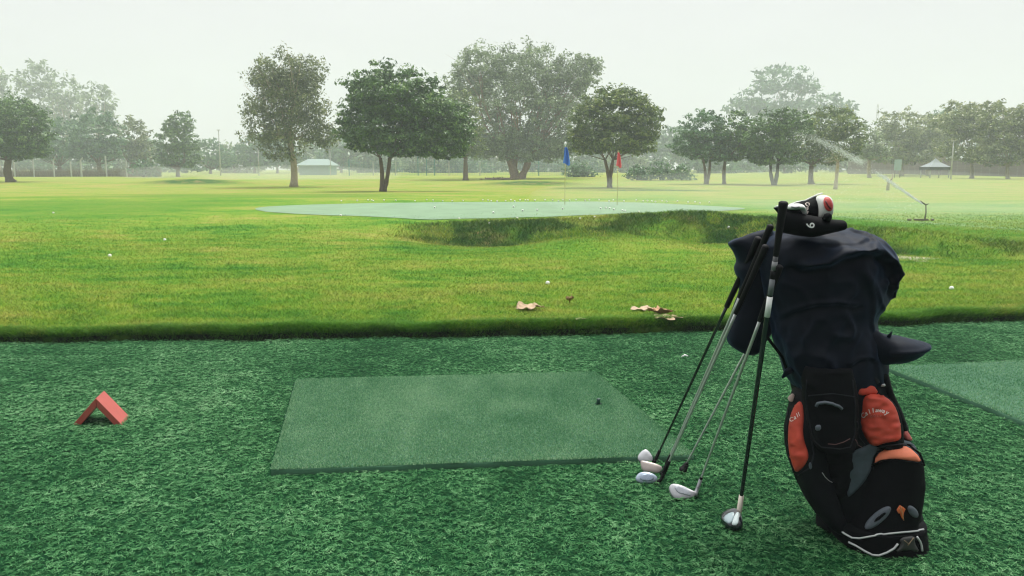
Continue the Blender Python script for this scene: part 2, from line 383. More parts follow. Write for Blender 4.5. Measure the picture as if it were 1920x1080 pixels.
# mats: corners in layout pixels (surface 18 mm above the turf)
MZ = 0.025
mat1 = [G(508, 880, MZ), G(1302, 852, MZ), G(1116, 697, MZ), G(556, 711, MZ)]
a2 = G(1652, 685, MZ); b2 = G(2105, 862, MZ); c2 = G(2240, 664, MZ)
mat2 = [b2, b2 + (c2 - a2), c2, a2]
def in_quad(x, y, q, m=0.0):
    ins = np.ones(x.shape, bool)
    for i in range(4):
        a, b = q[i], q[(i + 1) % 4]; e = (b - a); n = Vector((e.x, e.y)).length
        ins &= ((x - a.x) * (-e.y) + (y - a.y) * e.x) / n > -m
    return ins
def make_mat(q, label, seed):
    n = 60; V = []; th = 0.017
    for j in range(n + 1):
        for i in range(n + 1):
            u, v = i / n, j / n
            p = (q[0] * (1 - u) + q[1] * u) * (1 - v) + (q[3] * (1 - u) + q[2] * u) * v
            e = min(u, 1 - u, v, 1 - v)
            z = MZ - (0.004 if e < 1e-6 else 0) + 0.0025 * float(fbm(p.x * 4, p.y * 4, seed=seed))
            V.append((p.x + (0.006 * float(vnoise(p.y * 9, p.x * 9, seed=seed)) if e < 1e-6 else 0), p.y + (0.006 * float(vnoise(p.x * 9, 0, seed=seed + 1)) if e < 1e-6 else 0), z))
    Fc = [(j * (n + 1) + i, j * (n + 1) + i + 1, (j + 1) * (n + 1) + i + 1, (j + 1) * (n + 1) + i) for j in range(n) for i in range(n)]
    ring = [i for i in range(n + 1)] + [j * (n + 1) + n for j in range(1, n + 1)] + [n * (n + 1) + i for i in range(n - 1, -1, -1)] + [j * (n + 1) for j in range(n - 1, 0, -1)]
    b = len(V)
    for r in ring: V.append((V[r][0], V[r][1], 0.001))
    for k in range(len(ring)):
        k2 = (k + 1) % len(ring); Fc.append((ring[k], b + k, b + k2, ring[k2]))
    o = empty('hitting_mat', (q[0] + q[2]) / 2 * 1.0, label, 'mat', 'green hitting mats on the turf')
    o.location.z = 0
    w = parent_world(o)
    V = np.array(V) - np.array(w)
    base = mesh_np('mat_base', V, Fc, MAT_BASE, o)
    # short looped pile standing on the mat
    cnt = 170000 if seed == 11 else 90000
    u = rng.random(cnt); v = rng.random(cnt) ** 1.0
    A = [np.array(c) for c in q]
    p = (A[0] * (1 - u)[:, None] + A[1] * u[:, None]) * (1 - v)[:, None] + (A[3] * (1 - u)[:, None] + A[2] * u[:, None]) * v[:, None]
    if seed != 11:
        k = p[:, 0] < 4.3; p = p[k]
    p[:, 2] = MZ - 0.002 + 0.0025 * fbm(p[:, 0] * 4, p[:, 1] * 4, seed=seed)
    n_ = len(p)
    ang = rng.random(n_) * 2 * np.pi; lean = 0.9 * rng.random(n_)
    hgt = 0.005 + 0.004 * rng.random(n_); wd = 0.0022 + 0.0014 * rng.random(n_)
    d = np.stack([np.cos(ang) * lean, np.sin(ang) * lean, np.ones(n_)], 1) * hgt[:, None]
    a2_ = rng.random(n_) * np.pi; sd_ = np.stack([np.cos(a2_), np.sin(a2_), np.zeros(n_)], 1) * wd[:, None]
    V = np.stack([p - sd_, p + sd_, p + d], 1).reshape(-1, 3) - np.array(w)
    big = 0.5 * fbm(p[:, 0] * 2.2, p[:, 1] * 2.2, seed=seed + 3) + 0.25 * vnoise(p[:, 0] * 14, p[:, 1] * 5, seed=seed + 4)
    c = np.clip(0.5 + big * .6 + (rng.random(n_) - .5) * .9, 0, 1)
    mesh_np('pile', V, np.arange(3 * n_).reshape(-1, 3), MAT_PILE, o, attrs=dict(c=np.repeat(c, 3)))
MAT_BASE = simple('mat_base', (0.03, 0.11, 0.055), 0.9, noise=.35, nscale=300)
MAT_PILE = foliage('mat_pile', [(0.0, (0.065, 0.21, 0.095)), (.5, (0.165, 0.365, 0.19)), (1.0, (0.35, 0.53, 0.33))], 0.3, spec=.1)
make_mat(mat1, 'large green hitting mat lying between the red tee marker and the golf clubs', 11)
make_mat(mat2, 'green hitting mat cut off by the right edge, behind the golf bag', 31)

def ribbons(base, dirv, side, bend, c, extra=None):
    """3 triangles per blade: base pair, mid pair, tip"""
    n = len(base)
    mid = base + dirv * 0.55 + bend * 0.2; tip = base + dirv + bend
    V = np.stack([base - side, base + side, mid - side * .8, mid + side * .8, tip], 1).reshape(-1, 3)
    b = np.arange(n) * 5
    Fc = np.stack([np.stack([b, b + 1, b + 3], 1), np.stack([b, b + 3, b + 2], 1), np.stack([b + 2, b + 3, b + 4], 1)], 1).reshape(-1, 3)
    at = dict(c=np.repeat(c, 5))
    for k, v in (extra or {}).items(): at[k] = np.repeat(v, 5)
    return V, Fc, at

def turf_blades():
    n = 1300000
    # density follows 1/distance so that the near edge is thick
    y = 1.7 + (7.6 - 1.7) * rng.random(n) ** 1.1
    hw = 0.70 * y + 1.25
    x = (rng.random(n) * 2 - 1) * hw
    k = rng.random(n) < hw / hw.max() * 1.6; x, y = x[k], y[k]
    k = y < stepy(x) + 0.01; x, y = x[k] * S, y[k] * S
    k = ~(in_quad(x, y, mat1, 0.014) | in_quad(x, y, mat2, 0.014)); x, y = x[k], y[k]
    n = len(x)
    a = fbm(x * 30, y * 30, seed=21, oct=3) * 7.0 + fbm(x * 1.5, y * 1.5, seed=22, oct=2) * 5.5 + (rng.random(n) - .5) * 2.2
    clump = fbm(x * 80, y * 62, seed=23, oct=3)
    lean = 0.9 + 0.5 * rng.random(n)
    Lh = (0.007 + 0.008 * rng.random(n)) * (1 + .3 * clump)
    el = np.cos(lean)
    dv = np.stack([np.cos(a) * np.sin(lean), np.sin(a) * np.sin(lean), el], 1) * Lh[:, None]
    bend = np.stack([np.cos(a) * .3, np.sin(a) * .3, -0.35 * np.ones(n)], 1) * Lh[:, None]
    sa = a + np.pi / 2 + (rng.random(n) - .5)
    wd = (0.0010 + 0.0008 * rng.random(n)) * (0.72 + 0.13 * y)
    side = np.stack([np.cos(sa), np.sin(sa), (rng.random(n) - .5) * .8], 1) * wd[:, None]
    z = 0.004 + 0.010 * np.clip(clump + .3, 0, 1)
    patch = fbm(x * 1.1, y * 1.1, seed=29, oct=3)
    c = np.clip(0.40 + .50 * clump + 0.28 * patch + .22 * fbm(x * 9, y * 9, seed=30, oct=2) + (rng.random(n) - .5) * .4, 0, 1)
    V, Fc, at = ribbons(np.stack([x, y, z], 1), dv, side, bend, c)
    m = foliage('turf_fibre', [(0.0, (0.009, 0.058, 0.018)), (.35, (0.036, 0.152, 0.050)), (.70, (0.110, 0.285, 0.115)), (1.0, (0.25, 0.45, 0.235))], 0.25, spec=.05)
    o = mesh_np('turf_fibres', V, Fc, m, attrs=at)
    tag(o, 'curly dark green plastic fibres of the artificial turf', 'artificial grass', kind='stuff')
turf_blades()

def lawn_blades():
    parts = []
    M = blade_material()
    # 1 open lawn
    n = 400000
    s = 0.02 + 13.0 * rng.random(n) ** 1.75; s = s[rng.random(n) < 1 - sst(6.5, 13, s)]; n = len(s); yv = s + 6.3
    x = (rng.random(n) * 2 - 1) * (0.68 * yv + .8); y = stepy(x) + s
    patch = fbm(x * .8, y * 1.4, seed=41)
    hh = 0.016 + 0.022 * rng.random(n) * (1 + .5 * patch) ; hh = hh * (1 + 0.5 * (1 - sst(0.03, .25, s)))
    edge = 0.85 * (1 - sst(0.03, 0.26, s + .16 * vnoise(x * 5, y * 4) + .08 * rng.random(n)))
    A = (x, y, hh, edge, 0 * x, 0.0011 * (0.7 + .16 * y))
    # 2 overhanging fringe on the cut edge, shade painted into its foot blades
    n = 110000
    x2 = (rng.random(n) * 2 - 1) * 6.5; s2 = 0.0 + 0.13 * rng.random(n); y2 = stepy(x2) + s2
    B = (x2, y2, 0.012 + .045 * rng.random(n) ** 2.2, np.full(n, .9), .75 * (1 - sst(.01, .05, s2 + .02 * vnoise(x2 * 4, x2 * 0, seed=44))), 0.0016 * np.ones(n))
    # 3 long grass on the mound face
    n = 90000
    x3 = -3.0 + 13.2 * rng.random(n); y3 = 12.6 + 4.8 * rng.random(n)
    r, l, d_, sd_, so = masks0(x3, y3)
    k = (rng.random(n) < r * 1.2) & (sd_ < .2); x3, y3, r = x3[k], y3[k], r[k]
    Cc = (x3, y3, 0.04 + .06 * rng.random(len(x3)), 0 * x3, .85 * np.clip(r, 0, 1) * (vnoise(x3 * 1.5, y3 * 1.5, seed=8) > -.5), 0.005 * np.ones(len(x3)))
    Vs = []
    X, Y, Hh, E, Rr, W = [np.concatenate([a, b, c]) for a, b, c in zip(A, B, Cc)]
    X = X * S; Y = Y * S; n = len(X)
    a = rng.random(n) * 2 * np.pi; lean = .15 + .75 * rng.random(n)
    dv = np.stack([np.cos(a) * lean, np.sin(a) * lean - .05 * (E > .85), np.ones(n)], 1) * Hh[:, None]
    bend = np.stack([np.cos(a) * .5, np.sin(a) * .5 - .1 * (E > .85), -.2 * np.ones(n)], 1) * Hh[:, None]
    sa = rng.random(n) * np.pi
    side = np.stack([np.cos(sa), np.sin(sa), 0 * sa], 1) * W[:, None] 
    z = hz(X, Y) - .004
    c = np.clip(.5 + (rng.random(n) - .5) * 1.0 + .3 * fbm(X * 5, Y * 5, seed=43), 0, 1)
    V, Fc, at = ribbons(np.stack([X, Y, z], 1), dv, side, bend, c, dict(edge=E, rough=Rr))
    o = mesh_np('lawn_grass', V, Fc, M, attrs=at)
    tag(o, 'short bright green and yellow grass blades of the lawn', 'grass', kind='stuff')
lawn_blades()

def green_sheet():
    n = 96; V = [(0, 0, 0)]; Fc = []
    cx, cy, a, b = -0.45, 21.1, 6.35, 3.55
    rings = 26
    V = []
    for r in range(rings + 1):
        for k in range(n):
            t = 2 * math.pi * k / n; q = r / rings
            ex = a * (1 + .03 * math.sin(3 * t + 1)); ey = b * (1 + .05 * math.sin(2 * t)) * (1 + .012 * math.sin(17 * t + 2) + .008 * math.sin(31 * t))
            x = cx + ex * q * math.cos(t); y = cy + ey * q * math.sin(t)
            V.append((x * S, y * S, float(hz(x * S, y * S)) + 0.008))
    for r in range(rings):
        for k in range(n):
            k2 = (k + 1) % n
            Fc.append((r * n + k, (r + 1) * n + k, (r + 1) * n + k2, r * n + k2))
    m = simple('green_turf', (0.165, 0.265, 0.155), .9, noise=.25, nscale=2.2, bump=.3, bscale=60)
    o = mesh_np('putting_green', V, Fc, m, smooth=True)
    tag(o, 'pale mint practice green strewn with golf balls', kind='structure')
green_sheet()

# ------------------------------------------------------------------ trees
LEAF = {
 'dark':  foliage('leaf_dark',  [(0, (0.019, 0.052, 0.012)), (.5, (0.082, 0.183, 0.039)), (.85, (0.184, 0.318, 0.070)), (1, (0.306, 0.419, 0.112))], .2, spec=.6, rough=.42),
 'olive': foliage('leaf_olive', [(0, (0.038, 0.057, 0.020)), (.5, (0.155, 0.205, 0.072)), (.85, (0.292, 0.331, 0.136)), (1, (0.488, 0.469, 0.243))], .25, spec=.6, rough=.42),
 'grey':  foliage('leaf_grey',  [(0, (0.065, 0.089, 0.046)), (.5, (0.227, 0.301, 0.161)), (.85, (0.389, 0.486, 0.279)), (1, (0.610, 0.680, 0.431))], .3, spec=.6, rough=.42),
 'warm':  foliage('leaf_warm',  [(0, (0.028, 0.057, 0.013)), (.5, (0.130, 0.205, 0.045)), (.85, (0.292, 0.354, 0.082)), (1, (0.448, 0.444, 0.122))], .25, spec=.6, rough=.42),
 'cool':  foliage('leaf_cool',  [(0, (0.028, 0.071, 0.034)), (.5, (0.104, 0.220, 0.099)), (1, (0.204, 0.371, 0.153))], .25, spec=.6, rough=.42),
 'pale':  foliage('leaf_pale',  [(0, (0.07, 0.10, 0.035)), (.5, (0.24, 0.30, 0.12)), (1, (0.55, 0.55, 0.30))], .3, spec=.6, rough=.42),  # lightened leaf colour, carries part of the grove's haze
}
BARK = {
 'brown': simple('bark_brown', (0.17, 0.115, 0.075), .95, noise=.55, nscale=14, bump=.6, bscale=30),
 'pink':  simple('bark_pink', (0.33, 0.20, 0.145), .95, noise=.5, nscale=9, bump=.6, bscale=20),
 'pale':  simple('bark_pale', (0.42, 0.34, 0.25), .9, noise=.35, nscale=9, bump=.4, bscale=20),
 'dark':  simple('bark_dark', (0.055, 0.045, 0.036), .95, noise=.4, nscale=9, bump=.4, bscale=20),
}
def crown(blobs, Y, leafpx, kind, cover, seed, clump=1.0, airy=0.0, droop=0.0):
    """leaf quads gathered in tufts that fill the given ellipsoids; returns verts, faces, attr, tuft centres"""
    r = np.random.default_rng(seed); k = Y * S / F
    Vs, Cs, cents = [], [], []
    blobs = [(b[0], b[1], b[2] * 1.08, b[3] * 1.08) for b in blobs]; allp = [(np.array(P(b[0], b[1], Y)), b[2] * k, b[3] * k) for b in blobs]
    for bi, (c0, rx, rz_) in enumerate(allp):
        ry = 0.5 * (rx + rz_) * .95
        area = math.pi * blobs[bi][2] * blobs[bi][3]
        n = int(area / leafpx ** 2 * cover)
        rc = (0.17 + 0.07 * airy) * (rx * rz_) ** .5 * clump
        nt_ = max(10, int(26 * (rx * rz_) / rc ** 2 * .16))
        d = r.normal(size=(nt_, 3)); d /= np.linalg.norm(d, axis=1)[:, None]
        low = d[:, 2] < -.25; d[low, 2] *= .65
        q = (0.5 + 0.5 * r.random(nt_) ** .5)[:, None] * (1 - .35 * (r.random(nt_) < airy * .4))[:, None]
        cc = c0 + d * q * np.array([rx, ry, rz_]) * (1.0 + .10 * r.normal(size=(nt_, 1)))
        cents.append(cc)
        rr = rc * (0.6 + .8 * r.random(nt_))
        tone = r.random(nt_)
        ti = r.integers(0, nt_, n)
        dd = r.normal(size=(n, 3)); dd /= np.linalg.norm(dd, axis=1)[:, None]
        dd[:, 2] = np.where(dd[:, 2] < -.2, dd[:, 2] * .4, dd[:, 2])
        rad = (r.random(n) ** (.22 + airy * .4))[:, None]
        p = cc[ti] + dd * rad * rr[ti][:, None] * np.array([1.15, 1.15, .8])
        if airy: p += r.normal(size=(n, 3)) * rr[ti][:, None] * .35 * airy
        if droop: p[:, 2] -= droop * rz_ * r.random(n) ** 2 * .5
        nrm = dd + r.normal(size=(n, 3)) * .6 + np.array([0, 0, .5]); nrm /= np.linalg.norm(nrm, axis=1)[:, None]
        t1 = np.cross(nrm, r.normal(size=(n, 3))); t1 /= np.linalg.norm(t1, axis=1)[:, None]
        t2 = np.cross(nrm, t1)
        ls = (leafpx * k * (.55 + .75 * r.random(n)))[:, None]
        Vs.append(np.stack([p - t1 * ls, p - t2 * ls * .42, p + t1 * ls, p + t2 * ls * .42], 1).reshape(-1, 3))
        Cs.append(np.repeat(np.clip(.02 + .42 * tone[ti] + .55 * r.random(n) ** 1.3, 0, 1), 4))
    V = np.concatenate(Vs); return V, np.arange(len(V)).reshape(-1, 4), np.concatenate(Cs), np.concatenate(cents)
def crv(a, b, r, bow=.12, n=6):
    a = np.array(a); b = np.array(b); L_ = np.linalg.norm(b - a)
    o = r.normal(size=3) * L_ * bow * .5; o[2] = abs(o[2]) * -.3
    return [tuple(a + (b - a) * t + o * math.sin(math.pi * t)) for t in np.linspace(0, 1, n)]
def tree(name, label, cat, base, fork, blobs, kind='dark', bark='brown', tw=8, leaf=3.6, cover=5, seed=1, stems=1, limbs=14, airy=0, clump=1.0, group=None, droop=0, flare=1.5, Yoff=None):
    b = T(*base) if Yoff is None else Vector((ray(*base).x / ray(*base).y * Yoff * S, Yoff * S, float(hz(ray(*base).x / ray(*base).y * Yoff * S, Yoff * S))))
    Y = b.y / S; r = np.random.default_rng(seed + 900); k = Y * S / F
    root = empty(name, b, label, cat, group)
    V, Fc, c, cents = crown(blobs, Y, leaf, kind, cover, seed, clump, airy, droop)
    mesh_np('crown', V - np.array(b), Fc, LEAF[kind], root, attrs=dict(c=c))
    mb = MB(); f = P(fork[0], fork[1], Y)
    w = tw * k / 2
    tips = cents[r.permutation(len(cents))[:limbs]]
    starts = []
    for s_ in range(stems):
        off = (s_ - (stems - 1) / 2) * tw * k * .9
        st = Vector((b.x + off * .25, b.y + (s_ % 2) * w * .5, b.z - .05)); fk = Vector((f.x + off * (1.5 if stems == 2 else 1 if stems > 1 else 0), f.y, f.z))
        pts = crv(st, fk, r, .10, 8); ww = w / (stems ** .6)
        rad = [ww * (flare if i == 0 else 1.12 - .32 * i / 7) * (1 + .08 * r.normal()) for i in range(8)]
        mb.tube(pts, rad, 9); starts.append((fk, rad[-1]))
    for i, tp in enumerate(tips):
        fk, rw = starts[int(np.argmin([(Vector(tp) - s_[0]).xy.length for s_ in starts]))] if stems > 1 else starts[0]
        if tp[2] < fk.z + 6 * k: tp = np.array([fk.x + (tp[0] - fk.x) * .5, fk.y + (tp[1] - fk.y) * .5, fk.z + 14 * k])
        tp = np.array(fk) + (tp - np.array(fk)) * .93
        pts = crv(fk, tp, r, .18, 6)
        q = .52 * rw * (.5 + .5 * r.random())
        mb.tube(pts, [q * (1 - .8 * j / 5) for j in range(6)], 6)
        if airy:
            for _ in range(2):
                m_ = pts[3]; e = tp + r.normal(size=3) * 14 * k
                mb.tube(crv(m_, e, r, .2, 4), [q * .4, q * .3, q * .18, q * .08], 4)
    mb.build('trunk', BARK[bark], root)
    return root

# near trees
tree('round_tree', 'big dark green round tree with a forked brown trunk behind the pale green', 'tree', (717, 359), (722, 296),
     [(735, 185, 78, 55), (690, 235, 52, 48), (790, 215, 62, 52), (745, 245, 92, 48), (815, 262, 62, 42), (700, 170, 45, 32), (845, 235, 38, 45), (695, 272, 42, 22), (765, 282, 50, 18), (830, 285, 45, 18)], 'dark', 'brown', 13, 3.8, 8, 11, stems=2, limbs=18)
tree('paperbark_tree', 'tall airy brownish tree with a single pale trunk, left of the big round tree', 'tree', (551, 350), (543, 262),
     [(545, 135, 62, 38), (500, 140, 38, 34), (520, 195, 58, 45), (575, 190, 40, 55), (560, 245, 62, 38), (492, 245, 36, 36), (608, 255, 28, 30), (540, 165, 60, 40), (530, 285, 35, 18)], 'olive', 'pale', 12, 3.0, 3.4, 12, limbs=26, airy=.8, clump=.85, droop=.6)
tree('spreading_tree', 'largest grey green tree with a broad airy crown and reddish trunk on a mound', 'tree', (970, 335), (972, 285),
     [(985, 135, 72, 50), (905, 130, 50, 42), (1075, 140, 50, 36), (880, 165, 45, 34), (960, 190, 100, 45), (1065, 190, 60, 50), (930, 250, 70, 42), (1020, 255, 62, 42), (970, 285, 60, 24), (905, 280, 30, 28), (1100, 125, 30, 20), (1060, 275, 44, 28), (940, 270, 60, 30), (1010, 290, 50, 20)], 'grey', 'pink', 24, 3.0, 4.6, 13, stems=3, limbs=44, airy=.7, clump=.8, flare=1.5)
tree('round_tree', 'round olive topped tree on a short trunk just behind the red flag', 'tree', (1143, 352), (1142, 300),
     [(1155, 215, 68, 44), (1110, 240, 42, 42), (1200, 235, 38, 40), (1150, 260, 75, 36), (1165, 190, 45, 20), (1110, 275, 38, 22), (1190, 275, 40, 20)], 'warm', 'brown', 11, 3.7, 7, 14, stems=2, limbs=16, group=None)
tree('leafy_tree', 'yellowish green tree half hidden behind the right side of the big round tree', 'tree', (873, 338), (873, 296),
     [(855, 205, 32, 34), (878, 235, 26, 36), (880, 275, 32, 26), (840, 250, 40, 50)], 'warm', 'brown', 9, 3.0, 5.5, 15, limbs=10)
tree('round_tree', 'dark round tree cut off by the left edge of the photo', 'tree', (20, 341), (16, 300),
     [(10, 228, 62, 46), (-40, 240, 60, 60), (50, 250, 42, 48), (0, 275, 85, 28), (30, 285, 55, 20)], 'dark', 'brown', 14, 3.3, 7, 16, limbs=14)
tree('round_tree', 'dusty green tree, leftmost in the row of four', 'tree', (1324, 345), (1325, 300),
     [(1322, 245, 44, 34), (1290, 275, 30, 28), (1335, 285, 44, 26)], 'cool', 'brown', 9, 3.2, 6, 17, stems=2)
tree('round_tree', 'green tree on a thin trunk, second in the row of four', 'tree', (1358, 345), (1360, 300),
     [(1375, 245, 40, 34), (1370, 285, 38, 26), (1400, 262, 20, 28)], 'dark', 'brown', 7, 3.2, 6, 18)
tree('round_tree', 'darkest blue green tree, double trunked, third of the row of four', 'tree', (1452, 347), (1452, 304),
     [(1450, 258, 48, 42), (1480, 240, 38, 30), (1455, 295, 48, 22), (1425, 275, 28, 34)], 'dark', 'dark', 10, 3.2, 7, 19, stems=2)
tree('round_tree', 'yellow tinged round tree, last of the row of four, beside the water jet', 'tree', (1521, 345), (1522, 310),
     [(1555, 240, 52, 36), (1510, 275, 32, 32), (1585, 272, 32, 36), (1545, 292, 50, 24)], 'warm', 'brown', 10, 3.2, 6, 20, limbs=12)
tree('young_tree', 'thin pale trunked young tree in front of the yellow tinged round tree', 'tree', (1566, 355), (1571, 305),
     [(1567, 296, 14, 10), (1580, 288, 9, 8)], 'olive', 'pale', 7, 2.6, 2.0, 21, limbs=6, airy=.6)
# middle distance, left
tree('leafy_tree', 'blue green tree behind the white fence posts, next to the left edge tree', 'tree', (110, 330), (112, 312),
     [(120, 262, 36, 40), (100, 285, 28, 24)], 'cool', 'brown', 8, 3.4, 6, 31, Yoff=118)
tree('leafy_tree', 'wide dark blue green tree behind the forked white fence post', 'tree', (190, 330), (185, 308),
     [(180, 255, 42, 42), (160, 285, 40, 24), (205, 285, 22, 24)], 'cool', 'brown', 9, 3.4, 7, 32, Yoff=114)
tree('leafy_tree', 'small brownish green tree between the wide blue green tree and the conical one', 'tree', (248, 330), (248, 310),
     [(245, 262, 32, 38), (262, 288, 26, 24)], 'olive', 'brown', 8, 3.4, 5.5, 33, Yoff=120)
tree('conical_tree', 'green conical tree standing alone above the smoke like spray at left', 'tree', (334, 331), (334, 318),
     [(335, 235, 24, 24), (330, 265, 36, 30), (334, 298, 40, 24)], 'dark', 'brown', 8, 3.4, 6.5, 34, Yoff=100)
tree('low_tree', 'low hazy tree right of the conical tree at left', 'tree', (395, 330), (395, 318),
     [(392, 290, 26, 26), (415, 300, 24, 20)], 'cool', 'brown', 6, 3.6, 5, 35, Yoff=150)
# tall pale trees far behind
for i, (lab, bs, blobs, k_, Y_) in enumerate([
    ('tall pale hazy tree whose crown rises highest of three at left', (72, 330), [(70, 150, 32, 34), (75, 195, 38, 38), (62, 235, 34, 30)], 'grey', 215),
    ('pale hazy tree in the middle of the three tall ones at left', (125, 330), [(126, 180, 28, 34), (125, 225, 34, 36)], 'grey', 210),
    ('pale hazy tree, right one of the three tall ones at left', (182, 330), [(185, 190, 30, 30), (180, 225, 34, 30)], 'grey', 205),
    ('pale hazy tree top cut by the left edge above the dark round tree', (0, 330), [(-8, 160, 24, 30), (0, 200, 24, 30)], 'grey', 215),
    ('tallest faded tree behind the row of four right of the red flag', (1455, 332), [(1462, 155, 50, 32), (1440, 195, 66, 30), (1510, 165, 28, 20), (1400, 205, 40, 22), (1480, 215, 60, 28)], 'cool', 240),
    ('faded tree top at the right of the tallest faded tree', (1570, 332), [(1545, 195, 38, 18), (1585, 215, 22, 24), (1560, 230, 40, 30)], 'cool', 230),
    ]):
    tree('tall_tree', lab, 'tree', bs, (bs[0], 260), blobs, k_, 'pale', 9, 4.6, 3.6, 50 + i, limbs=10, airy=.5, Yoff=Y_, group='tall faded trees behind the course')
# right grove
for i, (lab, bs, fk, blobs, k_, Y_) in enumerate([
    ('slim yellowish tree between the water jet and the pale grove at right', (1630, 332), 300, [(1630, 272, 24, 34), (1645, 290, 26, 20)], 'grey', 95),
    ('grey green tree at the left end of the grove at right', (1690, 332), 308, [(1690, 245, 42, 36), (1668, 280, 40, 34), (1705, 290, 44, 28)], 'pale', 110),
    ('yellowish tree in front of the pavilion, behind the pale lamp post', (1740, 332), 310, [(1745, 250, 36, 34), (1735, 270, 46, 26)], 'pale', 112),
    ('tallest yellow green tree of the grove at right, with pale trunk', (1821, 338), 308, [(1800, 225, 44, 32), (1830, 240, 44, 36), (1815, 282, 58, 32)], 'pale', 88),
    ('yellow green tree of the grove at right, with trunk near the right edge', (1889, 341), 312, [(1870, 225, 40, 34), (1890, 260, 48, 42), (1875, 290, 50, 30)], 'pale', 84),
    ('tree of the grove cut by the right edge of the photo', (1945, 340), 310, [(1935, 225, 40, 34), (1940, 270, 40, 42)], 'pale', 84),
    ('pale slender tree behind the grove, right of the faded mast', (1770, 332), 310, [(1775, 235, 34, 28), (1760, 265, 34, 30)], 'cool', 125),
    ]):
    tree('grove_tree', lab, 'tree', bs, (bs[0], fk), blobs, k_, 'pale', 7, 3.4, 5.5, 70 + i, limbs=10, airy=.3, Yoff=Y_)
# far tree line: individual low trees
r_ = np.random.default_rng(3)
fx = [440, 478, 520, 560, 600, 640, 672, 705, 745, 790, 835, 870, 915, 955, 1000, 1045, 1090, 1130, 1175, 1215, 1255, 1290, 1330, 1375, 1415, 1470, 1530, 1590, 1640, 1700, 1760, 1850, 1910, 30, 80, 150, 225, 285, 350]
where = ['behind the tall pole at left', 'left of the tall airy brownish tree', 'behind the trunk of the tall airy brownish tree', 'behind the pale roofed shed', 'above the shed roof', 'right of the shed', 'between the shed and the big round tree', 'behind the forked trunk of the big round tree', 'right of the forked trunk', 'behind the teal net posts', 'left of the yellowish green tree', 'behind the yellowish green tree', 'left of the mound tree', 'behind the reddish trunk', 'right of the reddish trunk', 'left of the blue flag', 'right of the blue flag', 'left of the red flag', 'right of the red flag', 'right of the olive topped tree', 'in the gap before the row of four', 'left behind the row of four', 'behind the first of the row of four', 'behind the second of the row of four', 'between the second and third of the row', 'behind the third of the row', 'behind the last of the row of four', 'behind the thin young tree', 'below the faded mast', 'behind the left end of the grove', 'behind the pavilion', 'behind the tallest grove tree', 'behind the right end of the grove', 'behind the left edge tree', 'behind the first white posts', 'behind the forked white post', 'behind the small brownish tree', 'left of the conical tree', 'right behind the conical tree']
tops = {440: 268, 478: 255, 520: 250, 560: 262, 600: 262, 640: 255, 672: 262, 1255: 236, 1215: 258, 1290: 250}
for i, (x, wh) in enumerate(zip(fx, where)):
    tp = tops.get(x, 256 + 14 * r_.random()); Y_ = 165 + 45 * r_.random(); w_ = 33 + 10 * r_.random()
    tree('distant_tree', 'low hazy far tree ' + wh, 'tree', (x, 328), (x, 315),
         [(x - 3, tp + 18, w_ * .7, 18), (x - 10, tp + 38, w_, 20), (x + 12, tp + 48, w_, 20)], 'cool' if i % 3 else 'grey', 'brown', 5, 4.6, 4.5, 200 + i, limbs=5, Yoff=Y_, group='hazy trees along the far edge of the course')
# bushes
for i, (x, y, w_, h_, lab) in enumerate([(1195, 322, 22, 12, 'low scrubby bush right of the olive topped tree'), (1238, 318, 30, 15, 'dark scrubby bush in the gap before the row of four'),
        (1278, 322, 22, 12, 'scrubby bush touching the first of the row of four'), (270, 312, 24, 14, 'dark low shrub between the brownish and the conical tree'), (1085, 318, 28, 14, 'shrub between the two flags')]):
    gy = 338 if x > 1100 else 332; tree('bush', lab, 'bush', (x, gy), (x, y + 8), [(x, y, w_ * .8, h_), (x - w_ * .3, (y + gy) / 2, w_ * .9, h_ * .8), (x + w_ * .5, (y + gy) / 2 + 3, w_ * .8, h_ * .7)], 'cool', 'dark', 4, 3.4, 3.4, 300 + i, limbs=6, airy=.5)
def tree_shadow_mound():
    # heap of sticks standing in for the tree's shade at the reddish trunk
    mb = MB(); r = np.random.default_rng(5)
    b = T(945, 337)
    for _ in range(60):
        p = Vector((b.x + r.normal() * .8, b.y + r.normal() * .3, b.z + .02 + r.random() * .12)); d = Vector((r.normal() * .3, r.normal() * .2, r.normal() * .05))
        mb.tube([p - d, p, p + d], [.03, .05, .02], 5)
    o = mb.build('shade_heap', BARK['brown'], None, origin=b); tag(o, 'dark heap of sticks standing in for tree shade beside the reddish trunk on the mound', 'shade heap')
tree_shadow_mound()
st = MB(); b = T(1664, 357); st.tube([b - Vector((0, 0, .05)), b + Vector((.03, 0, .35)), b + Vector((-.02, 0, .62))], [.09, .08, .05], 8); st.tube([b + Vector((.03, 0, .35)), b + Vector((.2, 0, .6)), b + Vector((.22, 0, .85))], [.05, .04, .02], 6)
tag(st.build('tree_stump', BARK['pale'], None, origin=b), 'short forked pale stump behind the water jet', 'stump')

